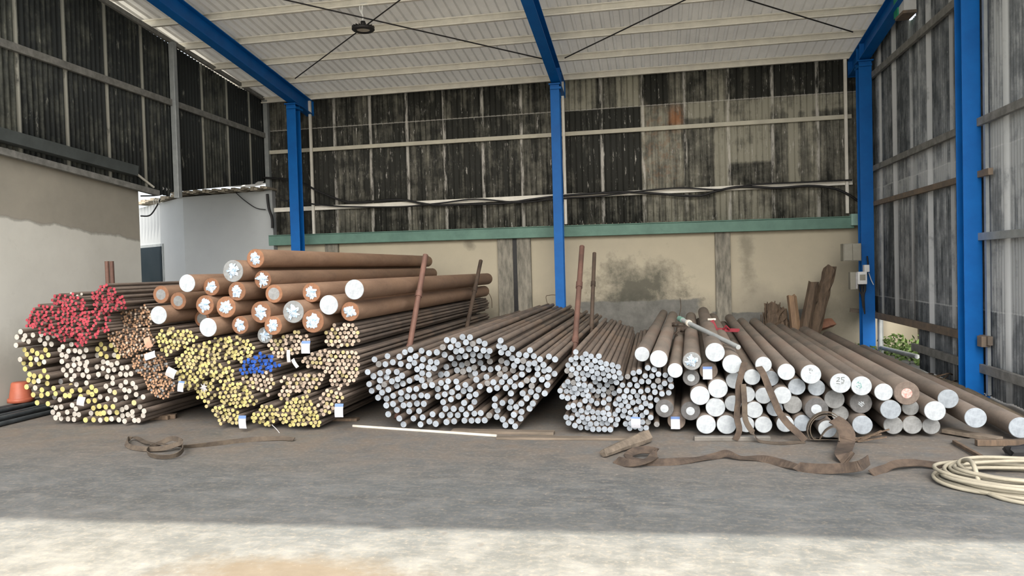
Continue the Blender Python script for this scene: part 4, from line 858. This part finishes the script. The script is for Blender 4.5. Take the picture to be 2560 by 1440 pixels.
# hanging paper tags on the rod bundles
def papertag(px, py, w_, h_, Y, mat, rot, lab):
    p = atY(px, py, Y); o = tagmesh('paper_tag', w_, h_, mat); o.location = tuple(map(float, p)); o.rotation_euler = (random.uniform(-.15, .05), rot, random.uniform(-.2, .2)); tag(o, lab, 'tag', 'paper tags hanging on the rods')
    B().tube([(0, .0, h_ / 2 - .008), (0, .03, h_ / 2 + .004), (0, .2, h_ / 2 + .01)], .0022, 5).ob('string', M['rod'], o)
    return o
k_ = 7.3 / F
for t_ in [(765,868,24*k_,32*k_,6.93,'paper',0,'white printed tag hanging just below the thickest rusty round bar'), (722,890,9*k_,32*k_,6.93,'paper_plain',0,'narrow pale tag seen edge on among pinkish rods'), (738,908,9*k_,26*k_,6.93,'paper_plain',-.6,'grey slanting tag scrap beside the narrow pale one'),
    (607,1055,21*k_,34*k_,6.86,'paper',0,'blue headed white tag hanging at the bottom of the yellow ended rods'), (848,1026,22*k_,34*k_,6.88,'paper',0,'blue headed white tag on the outer lower corner of the middle bundle'), (453,966,17*k_,28*k_,6.88,'paper',.1,'white tag hanging between coppery and yellow ended rods'),
    (428,932,27*k_,26*k_,6.88,'paper_plain',.45,'plain white tag tilted beside the lowest coppery bunch'), (376,889,34*k_,18*k_,6.9,'paper',-.3,'wide white tag with a blue corner between the coppery bunches'), (371,856,19*k_,28*k_,6.9,'paper_orange',-.35,'faded orange tag on the large coppery bunch'),
    (203,1003,20*k_,24*k_,6.88,'paper_plain',.2,'small grey white tag among the yellow ended rods of the low stack'), (1590,1056,22*k_,26*k_,6.87,'paper',0,'light blue tag low on the small silver rods'), (1690,1057,20*k_,26*k_,7.0,'paper',0,'white tag with blue print before the low brown grey round bar')][:11]:
    papertag(t_[0], t_[1], t_[2], t_[3], t_[4], M[t_[5]], t_[6], t_[7])
p = atY(510, 970, 6.9)
o = mesh_ob('plastic_scrap', *(lambda n: ([(0, -.02, 0)] + [((.05 if k % 2 else .022) * math.cos(6.283 * k / n), random.uniform(-.01, .0), (.06 if k % 2 else .025) * math.sin(6.283 * k / n)) for k in range(n)], [(0, 1 + (k + 1) % n, 1 + k) for k in range(n)]))(14), M['paper_plain'])
o.location = tuple(map(float, p)); tag(o, 'greyish star shaped plastic scrap hanging on the narrow yellow ended bunch', 'scrap')
def wire(pts, r, lab, name='tie_wire', mat=None, grp='tie wires'): return tag(B().tube(spline(pts, 5), r, 5).ob(name, mat or M['rod']), lab, 'wire', grp)
wire([atY(680, 1062, 6.9), atY(693, 1075, 6.88), atY(704, 1090, 6.85)], .004, 'pale bent wire dangling below the yellow ended rods', mat=M['paper_plain'])
# ------------------------------------------------------------------ things around the bars
def stake(p0, p1, r, mat, lab, joint=True, name='divider_stake'):
    p0 = Vector(tuple(map(float, p0))); p1 = Vector(tuple(map(float, p1))); d = p1 - p0
    foot = p1 + d * (p1.z / max(1e-3, -d.z)) if d.z < 0 else p1
    c = empty(name, foot, lab, 'stake', 'rusty stakes between the bundles'); a = p0 - foot
    B().tube([(0, 0, .0), tuple(a)], r, 12).ob('tube', mat, c)
    if joint:
        for f in (.38, .72): B().tube([tuple(a * f), tuple(a * (f + .035))], r * 1.25, 12).ob('collar', mat, c)
    return c
XA = -2.80
stake(atX(1064, 638, XA), atX(1025, 860, XA), .034, M['stake'], 'leaning rusty red stake in front of the long brown bars')
stake(atX(1202, 652, XA), atX(1171, 800, XA), .032, M['stake2'], 'leaning dark stake near the far ends of the brown bars')
stake(atX(1455, 617, -.93), atX(1437, 865, -.93), .034, M['stake'], 'tall reddish stake between the two silver ended bundles')
stake(atX(1486, 633, -.93), atX(1479, 810, -.93), .030, M['stake2'], 'darker brown stake just behind the tall reddish one')
q = atY(267, 653, 9.0); stake(q, (q[0] + .01, 9.0, 0.2), .028, M['stake'], 'rusty stake standing by the plastered wall above the red rods', False)
q = atY(279, 653, 9.02); stake(q, (q[0] + .01, 9.02, 0.2), .028, M['stake'], 'twin rusty stake against its neighbour above the red rods', False)
# bars lying along the plastered wall
wb = 0
for row, (nr, z_) in enumerate(((5, .03), (4, .078), (2, .125))):
    for k in range(nr):
        x_ = -7.70 + .055 * 2.4 * k * .95 + row * .05
        me = cyl('floor_bar', .026, 6.6, 12, None, [(1, 1)], [simple('blue_grey_bar', (.07, .08, .085), (.04, .046, .05), 6, .45, .3) if not wb else wbm, M['e_dull']]) if not wb else wme
        wbm = me.materials[0]; wme = me; wb += 1
        o = bpy.data.objects.new('floor_bar', me); COL.objects.link(o); o.location = (x_, 5.5 + .05 * k, z_)
        tag(o, 'blue grey steel bar lying on the floor along the plastered wall', 'bar', 'blue grey bars along the plastered wall')
bk = empty('bucket', (-7.60, 7.62, .155), 'orange plastic bucket standing upside down by the plastered wall', 'bucket')
B().lathe([(0, .24), (.085, .24), (.095, .23), (.125, .04), (.13, .03)], (0, 0, 0), 24).ob('body', M['orange'], bk); B().lathe([(.127, .05), (.14, .045), (.142, .0), (.13, .0), (.128, .04)], (0, 0, 0), 24).ob('rim', M['orange'], bk)
# strips and timbers in front of the bundles
def plank(a, b_, w_, h_, mat, lab, name='plank', z0=0.0, cat='plank', grp=None):
    a = Vector((float(a[0]), float(a[1]), z0 + h_ / 2)); b_ = Vector((float(b_[0]), float(b_[1]), z0 + h_ / 2)); return tag(B().beam(a, b_, w_, h_).ob(name, mat, bevel=min(.004, h_ * .2)), lab, cat, grp)
plank(gr(882, 1067), gr(1242, 1092), .022, .022, M['palesteel'], 'thin pale steel strip on the floor below the silver bundle', 'steel_strip', cat='strip')
plank(gr(1242, 1097), gr(1572, 1099), .09, .022, M['wood_y'], 'long weathered timber lying below the small silver rods', 'timber', cat='timber')
plank(gr(1130, 1081), gr(1386, 1086), .10, .03, M['wood_y'], 'short weathered board under the silver bundle', 'timber', cat='timber')
plank(gr(1735, 1101), gr(1925, 1101), .06, .04, M['flatsteel'], 'dark steel channel on the floor below the white ended bars', 'steel_channel', cat='steel')
plank((-6.7, 7.45), (-5.45, 7.45), .09, .045, M['wood'], 'timber sleeper beneath the low stack', 'timber', cat='timber')
plank((-4.3, 7.5), (-3.2, 7.5), .09, .03, M['wood'], 'timber sleeper beneath the middle bundle', 'timber', cat='timber')
q = gr(395, 1052); plank((q[0] - .13, q[1] + .05), (q[0] + .12, q[1] + .16), .09, .05, M['wood'], 'short dark wood wedge beside the low stack', 'wood_wedge', cat='wood')
# straps
def floorpts(P): return [tuple(gr(px, py, z_)) for px, py, z_ in P]
UP = (0, 0, 1)
sp = spline(floorpts([(735,1098,.02),(700,1096,.022),(640,1098,.022),(590,1103,.022),(540,1109,.022),(490,1114,.022),(450,1116,.03),(400,1110,.05),(365,1106,.03),(340,1094,.03),(320,1098,.03),(318,1112,.03),(345,1121,.025),(400,1122,.035),(440,1112,.06),(455,1105,.09),(430,1096,.09),(400,1108,.05),(375,1120,.03),(370,1134,.03),(400,1142,.03),(440,1138,.035),(458,1122,.05),(450,1104,.07)]), 5)
wv = [Vector((.25 * math.sin(i * .13), .6 * math.cos(i * .09), 1 if i > 55 else .35 + .4 * math.sin(i * .11))) for i in range(len(sp))]
tag(B().ribbon(sp, .045, .007, wv).ob('lifting_strap', M['strap']), 'brown webbing strap looped on the floor before the low stack', 'strap')
sp = spline(floorpts([(1540,1150,.02),(1575,1158,.03),(1620,1150,.05),(1640,1130,.06),(1600,1125,.06),(1570,1140,.04),(1610,1155,.02),(1680,1155,.02),(1740,1148,.02),(1790,1140,.02),(1815,1134,.04),(1850,1144,.02),(1900,1146,.02),(1940,1155,.02),(2000,1168,.03),(2060,1172,.04),(2110,1170,.06),(2150,1164,.10),(2172,1150,.12)]), 6)
wv = [Vector((.1, .9, .35 + .3 * math.sin(i * .35))) if i < 84 else Vector((.1, .35, 1)) for i in range(len(sp))]
tag(B().ribbon(sp, .075, .008, wv).ob('lifting_strap', M['strap_b']), 'long brown strap trailing across the floor before the heap of round bars', 'strap')
sp = spline(floorpts([(2180,1185,.012),(2210,1172,.02),(2240,1160,.05),(2290,1157,.04),(2340,1163,.03),(2380,1165,.045),(2400,1158,.05),(2440,1166,.02)]), 6)
tag(B().ribbon(sp, .07, .008, (.1, .9, .45)).ob('lifting_strap', M['strap_b']), 'short brown strap lying before the rope coil', 'strap')
def bandpts(P): return [tuple(atY(px, py, Y)) for px, py, Y in P]
sp = spline(bandpts([(1862,905,7.0),(1856,925,6.86),(1846,965,6.84),(1846,1000,6.84),(1842,1040,6.84),(1848,1075,6.82)]) + floorpts([(1838,1100,.015)]), 6)
tag(B().ribbon(sp, .055, .006, (1, .25, 0)).ob('lifting_strap', M['strap_b']), 'first brown strap hanging over the ends of the white ended bars', 'strap')
sp = spline(bandpts([(1858,960,6.83),(1861,1000,6.81),(1864,1050,6.80),(1885,1085,6.79)]) + floorpts([(1900,1103,.012),(1950,1108,.012),(2010,1104,.012)]), 6)
tag(B().ribbon(sp, .05, .006, [(1, .3, .2)] * 18 + [(0, 1, .2)] * 40).ob('lifting_strap', M['strap']), 'paler strap branching from the first hanging one and turning along the floor', 'strap')
sp = spline(bandpts([(1895,915,7.0),(1908,935,6.86),(1920,965,6.84),(1935,1000,6.82),(1948,1030,6.82),(1970,1060,6.82),(2000,1088,6.82)]) + floorpts([(2012,1102,.02)]), 6)
tag(B().ribbon(sp, .06, .006, (1, .25, .3)).ob('lifting_strap', M['strap_b']), 'second brown strap slanting down over the white ended bars', 'strap')
c = atY(2067.5, 1073.7, 6.86); sp = [(c[0] + (.125 + .012 * math.sin(a * .7) + .004 * a) * math.cos(a), 6.86 + .012 * math.sin(a * 1.3), max(.03, c[2] + (.125 + .004 * a) * math.sin(a))) for a in [i * .2 for i in range(5, 66)]]
tag(B().ribbon(sp, .06, .006, (0, 1, 0)).ob('coiled_strap', M['strap']), 'coiled brown strap around one low white ended bar', 'strap')
sp = spline(bandpts([(2085,1048,6.80),(2105,1062,6.74),(2118,1085,6.66),(2115,1110,6.58)]) + floorpts([(2108,1135,.06),(2125,1150,.02)]), 6)
tag(B().ribbon(sp, .13, .008, (1, .2, .1)).ob('lifting_strap', M['strap_b']), 'wide crumpled brown strap falling from the coil to the floor', 'strap')
sp = spline(bandpts([(2050,1095,6.72),(2065,1075,6.68),(2085,1066,6.66),(2096,1080,6.66),(2098,1105,6.62)]), 6)
tag(B().ribbon(sp, .07, .008, (.2, 1, .0)).ob('strap_loop', M['strap']), 'stiff strap loop arching before the coil', 'strap')
for k in range(9):
    a = gr(2118 + random.uniform(-5, 50), 1098 + random.uniform(-12, 12)); b_ = Vector((float(a[0]) + random.uniform(.05, .22), float(a[1]) + random.uniform(-.1, .12), random.uniform(.02, .09)))
    tag(B().beam((a[0], a[1], .012), b_, .018, .01).ob('wood_splinter', M['wood']), 'thin wood splinter scattered beside the crumpled strap', 'splinter', 'wood splinters beside the crumpled strap')
# wooden chunk
def rough(p0, p1, r0, r1, mat, lab, name, cat, n=10, seg=9, j=.18, grp=None):
    p0 = Vector(tuple(map(float, p0))); p1 = Vector(tuple(map(float, p1))); d = (p1 - p0); t = d.normalized(); u = t.orthogonal().normalized(); v = t.cross(u); vs = []
    ph = [random.uniform(1 - j, 1 + j) for _ in range(n)]
    for i in range(seg):
        f = i / (seg - 1); c_ = p0 + d * f + u * random.uniform(-.1, .1) * r0 * .6
        for k in range(n): a = 2 * math.pi * k / n; R = (r0 + (r1 - r0) * f) * ph[k] * random.uniform(1 - j * .5, 1 + j * .5); vs.append(c_ + (u * math.cos(a) + v * math.sin(a)) * R + (t * random.uniform(-.5, .5) * r0 * (1 if i in (0, seg - 1) else 0)))
    fs = [(i*n+k, i*n+(k+1) % n, (i+1)*n+(k+1) % n, (i+1)*n+k) for i in range(seg-1) for k in range(n)] + [tuple(range(n))[::-1], tuple((seg-1)*n+k for k in range(n))]
    return tag(mesh_ob(name, vs, fs, mat, smooth=False), lab, cat, grp)
rough(gr(1508, 1134, .035), gr(1618, 1092, .05), .035, .062, M['wood_y'], 'split weathered log chunk lying on the floor before the small silver rods', 'wood_chunk', 'wood')
YD = 13.35
rough(atY(2028, 850, YD), atY(2078, 668, YD), .11, .09, M['wood'], 'jagged rough trunk leaning in the far corner, tallest of the scrap wood', 'rough_trunk', 'wood', 10, 12, .3)
rough(atY(2012, 830, YD - .15), atY(2034, 708, YD - .15), .10, .085, M['wood'], 'squared dark timber leaning beside the jagged trunk', 'leaning_timber', 'timber', 6, 5, .08)
rough(atY(1990, 835, YD - .1), atY(1979, 737, YD - .1), .09, .08, simple('tan_timber', (.30, .20, .12), (.18, .12, .08), 6, .9, 0, (3, 3, .5)), 'short tan timber block standing among the scrap wood', 'timber_block', 'timber', 6, 5, .08)
rough(atY(1935, 830, YD), atY(1932, 765, YD), .20, .14, M['wood'], 'low root stump with thin twigs in the corner', 'root_stump', 'stump', 12, 8, .35)
rough(atY(1958, 830, YD + .05), atY(1952, 775, YD + .05), .13, .10, M['wood'], 'second low stump pressed against the twiggy one', 'root_stump', 'stump', 10, 6, .35)
for k in range(9):
    px = 1902 + k * 6 + random.uniform(-3, 3); a = atY(px + 6, 830, YD - .12); b_ = atY(px, 738 + abs(k - 5) * 7 + random.uniform(-4, 18), YD - .12)
    wire([a, (Vector(tuple(a)) + Vector(tuple(b_))) / 2 + Vector((random.uniform(-.03, .03), 0, 0)), b_], .009, 'thin dark twig rising from the root stump', 'twig', M['wood'], 'twigs on the root stump')
rough(atY(2052, 812, 13.6), atY(2082, 806, 13.6), .12, .08, simple('red_brown_scrap', (.28, .13, .08), (.18, .1, .07), 6, .9), 'reddish brown scrap slab behind the jagged trunk', 'scrap_slab', 'scrap', 7, 4, .2)
# heap of dusty earth along the back and right walls
def mound(name, cx, cy, rx, ry, h, lab):
    n = 26; vs = []; fs = []
    for j in range(8):
        f = j / 7
        for k in range(n): a = 2 * math.pi * k / n; rr_ = f * (1 + random.uniform(-.08, .08)); vs.append((cx + rx * rr_ * math.cos(a), cy + ry * rr_ * math.sin(a), max(.0, h * (math.cos(f * math.pi) * .5 + .5) * random.uniform(.85, 1.15)) - (.01 if j == 7 else 0)))
    for j in range(7):
        for k in range(n): fs.append((j*n+k, j*n+(k+1) % n, (j+1)*n+(k+1) % n, (j+1)*n+k))
    return tag(mesh_ob(name, vs, fs, M['earth'], smooth=True), lab, 'earth', None, 'stuff')
mound('dirt', 3.45, 9.6, .16, 2.9, .11, 'dusty brown earth along the foot of the grey sheets')
for k, (px, py) in enumerate(((2290, 945), (2310, 950), (2325, 958), (2335, 945), (2300, 962), (2345, 965))):
    a = atX(px, py, 3.35); wire([a, a + np.array([.12, -.1, .07]), a + np.array([.25, .12, random.uniform(.0, .10)])], .010, 'dry brown root in the tangle at the foot of the sheets', 'root', M['wood'], 'dry roots at the foot of the sheets')
# pipe, red clamp
a = atY(1698, 796, 8.5); b_ = atY(1846, 868, 7.25)
pc = empty('scaffold_pipe', b_, 'grey green pipe lying slantwise over the heap of round bars', 'pipe')
B().tube([(0, 0, 0), tuple((a - b_) * .93)], .024, 12).ob('tube', M['galv'], pc); B().tube([tuple((a - b_) * .80), tuple((a - b_) * .825)], .036, 12).ob('coupling', M['palesteel'], pc); B().tube([tuple((a - b_) * .93), tuple((a - b_) * 1.0)], .03, 12).ob('end_sleeve', M['green'], pc)
B().tube([tuple((a - b_) * .04 + np.array([.03, .3, -.03])), tuple((a - b_) * .98 + np.array([.07, .2, -.07]))], .016, 10).ob('side_tube', M['green'], pc)
c0_ = atY(1790, 824, 9.7); rc = empty('beam_clamp', c0_, 'small red painted steel clamp lying behind the grey pipe', 'clamp')
b = B().beam((0, 0, 0), (-.05, 0, .12), .04, .05); b.beam((-.01, 0, .0), (.29, .08, -.02), .045, .045); b.tube([(.09, 0, .0), (.12, -.02, .05), (.17, 0, .0)], .014, 8); b.ob('body', M['redpaint'], rc, bevel=.006)
B().tube([(-.10, 0, .13), (-.0, 0, .13)], .016, 10).ob('bolt', M['palesteel'], rc)
# small rag on the logs near the far end of the heap
for k, (px, py, Y) in enumerate(((1702, 820, 10.0), (1640, 838, 9.8), (1672, 842, 9.7), (1722, 834, 9.9))):
    p = atY(px, py, Y); pts = [(p[0] + .11 * math.cos(a), p[1] + .05 * math.sin(a * 2), p[2] + .05 * math.sin(a) + .015 * a) for a in [i * .4 for i in range(16)]]
    tag(B().ribbon(pts, .05, .008, (0, 1, .3)).ob('old_strap', M['strap_b']), ['brown strap scrap bunched at the far end of the heap behind the pipe', 'brown strap loop behind the first white ended bars', 'brown strap scrap between the first two white ended bars', 'brown strap scrap behind the foil covered bar'][k], 'strap', 'strap scraps behind the heap')
# electric boxes on the corner post
def bx(name, px0, py0, px1, py1, Y, d, mat, par=None):
    a = atY(px0, py1, Y); c_ = atY(px1, py0, Y); return (a[0], Y, a[2]), (c_[0], Y + d, c_[2])
lo, hi = bx('', 2109, 608, 2153, 653, 13.0, .2, None); e1 = empty('switch_cabinet', ((lo[0] + hi[0]) / 2, 13.1, lo[2]), 'large grey steel box fixed at the corner post', 'electric box', 'electric boxes on the corner post')
def eb(par, lo, hi, name, mat, bev=.004): L_ = par.location; return B().box(tuple(lo[i] - L_[i] for i in range(3)), tuple(hi[i] - L_[i] for i in range(3))).ob(name, mat, par, bevel=bev)
eb(e1, lo, hi, 'body', M['greybox']); mx = (lo[0] + hi[0]) / 2; d1 = eb(e1, (lo[0] + .01, 12.985, lo[2] + .01), (mx - .004, 13.0, hi[2] - .01), 'door', M['greybox']); d2 = eb(e1, (mx + .004, 12.985, lo[2] + .01), (hi[0] - .01, 13.0, hi[2] - .01), 'door', M['greybox'])
lo, hi = bx('', 2126, 680, 2145, 724, 13.05, .12, None); e2 = empty('junction_box', (lo[0], 13.1, lo[2]), 'narrow grey box beside the white meter', 'electric box', 'electric boxes on the corner post'); eb(e2, lo, hi, 'body', M['greybox']); eb(e2, (hi[0] - .04, 13.03, lo[2] + .01), (hi[0] - .01, 13.05, hi[2] - .01), 'hinge_strip', M['paper_plain'])
lo, hi = bx('', 2145, 679, 2168, 711, 12.98, .12, None); e3 = empty('electric_meter', (lo[0], 13.05, lo[2]), 'white meter with a small window on the corner post', 'meter'); eb(e3, lo, hi, 'body', M['white'], .01); w3 = (hi[0] - lo[0]); h3 = hi[2] - lo[2]; eb(e3, (lo[0] + w3 * .2, 12.97, lo[2] + h3 * .32), (hi[0] - w3 * .2, 12.98, hi[2] - h3 * .22), 'window', M['greybox'])
lo, hi = bx('', 2161, 662, 2174, 680, 12.98, .1, None); e4 = empty('socket_box', (lo[0], 13.05, lo[2]), 'small white plate above the meter', 'socket'); eb(e4, lo, hi, 'body', M['white'])
lo, hi = bx('', 2116, 524, 2142, 554, 13.4, .05, None)
for k in range(5):
    px = 2148 + k * 4; cable([(px, 711), (px + random.uniform(-1, 2), 725), (2154 + k * 1.5, 740), (2157 + k * 1.2, 765 + k * 5)], 13.04, .011, 'dark cable dropping from the meter along the post', name='meter_cable', grp='meter cables')
cable([(2168, 640), (2170, 665), (2166, 690)], 13.1, .012, 'black cable joining the large grey box to the meter')
cable([(2172, 682), (2178, 700), (2184, 712)], 13.1, .007, 'thin white wire beside the meter', M['white'])
# green box and pale opening frame high on the grey sheets
a = atX(2262, 10, RX - .1); gb_ = empty('wall_fan', a, 'green and white box high on the grey sheet wall, cut by the top edge', 'fan'); 
B().box((-.08, -.22, -.16), (.08, .0, .5)).ob('housing', M['white'], gb_); B().box((-.1, .0, -.16), (.08, .16, .5)).ob('side_panel', simple('bright_green', (.02, .30, .17), (.02, .24, .14)), gb_); B().box((-.1, -.24, -.20), (.08, .1, -.16)).ob('shelf', M['girt_brown'], gb_)
# coiled hose / rope
cx, cy = gr(2535, 1212)[:2]
hc = empty('rope_coil', (cx, cy, 0), 'pale thick rope coiled on the floor in front of the sheets, cropped by the frame', 'rope')
N_ = 12; P2 = []
for i in range(N_ * 40):
    t = i / 40; a = 2 * math.pi * t; rr_ = .60 - .030 * (t % 6) + .02 * math.sin(1.7 * t) + .03 * math.sin(.61 * a + 1)
    P2.append(Vector((.12 + .05 * math.sin(.37 * a) + rr_ * 1.05 * math.cos(a), .04 * math.cos(.53 * a) + rr_ * .66 * math.sin(a), .014 + .0085 * t + .010 * math.sin(2.3 * a))))
B().tube(P2, .0135, 8).ob('rope', M['rope'], hc)
tp = [(-.27, -.02 + .02, .02), (-.28, .0, .15), (-.26, .12, .16), (-.24, .2, .03)]
B().tube(spline([(-.30, -.22, .03), (-.29, -.1, .15), (-.27, .05, .155), (-.26, .2, .10), (-.25, .3, .03)], 6), .016, 8).ob('binding', M['rope'], hc)
B().tube(spline([(-.30, -.22, .02), (-.2, -.42, .015), (.1, -.55, .015), (.5, -.5, .015), (1.0, -.55, .015)], 6), .0135, 8).ob('rope_tail', M['rope'], hc)
# scrap timber and sheet on the floor by the near post
def slab(P, z0, h_, mat, lab, name, cat):
    vs = [tuple(gr(px, py, 0))[:2] + (z0,) for px, py in P]; vs2 = [v[:2] + (z0 + h_,) for v in vs]; n = len(P)
    return tag(mesh_ob(name, vs + vs2, [tuple(range(n)), tuple(range(n, 2*n))[::-1]] + [(i, n+i, n+(i+1) % n, (i+1) % n) for i in range(n)], mat), lab, cat)
slab([(2378, 1109), (2440, 1096), (2560, 1120), (2620, 1150), (2500, 1170), (2460, 1160)], 0, .012, M['flatsteel'], 'dark dirty sheet on the floor below the lone pale ended bar', 'floor_sheet', 'sheet')
plank(gr(2362, 1084), gr(2500, 1108), .11, .035, M['wood_y'], 'weathered board beside the lone pale ended bar', 'board', cat='board', z0=.014)
plank(gr(2440, 1118), gr(2620, 1118), .05, .05, M['wood'], 'dark stick on the dirty sheet', 'stick', cat='wood', z0=.014)
rough(gr(2520, 1128, .06), gr(2640, 1118, .07), .045, .06, M['black'], 'black crumpled rag at the edge behind the rope coil', 'rag', 'rag')
plank(gr(2385, 1112), gr(2470, 1160), .03, .03, M['wood'], 'thin dark batten edging the dirty sheet', 'batten', cat='wood', z0=.012)
# tie wires around the silver bundles
for (pts, lab) in (([(1215, 815), (1235, 830), (1262, 838)], 'thin tie wire over the upper rods of the large silver bundle'), ([(1340, 850), (1365, 865), (1385, 880)], 'thin tie wire near the outer side of the large silver bundle')):
    pass
for s_, Yt, x0, x1, zt, lab in ((0, 8.3, -2.15, -.98, .98, 'band of wire over the large silver bundle'),):
    pass
cable([(1705, 648), (1712, 672)], 13.9, .003, 'hairline wire on the cream wall', M['rod']) if 0 else None
for (P, Y, lab) in (([(1380, 790), (1365, 745), (1375, 738), (1395, 738)], 13.6, 'bent thin rod end sticking up behind the large silver bundle'), ([(1230, 770), (1228, 745), (1215, 722)], 13.7, 'thin curved wire behind the long brown bars'), ([(1695, 800), (1702, 770), (1700, 745)], 13.7, 'thin wire hanging down the cream wall')):
    wire([atY(a_, b__, Y) for a_, b__ in P], .006, lab, mat=M['wood'])
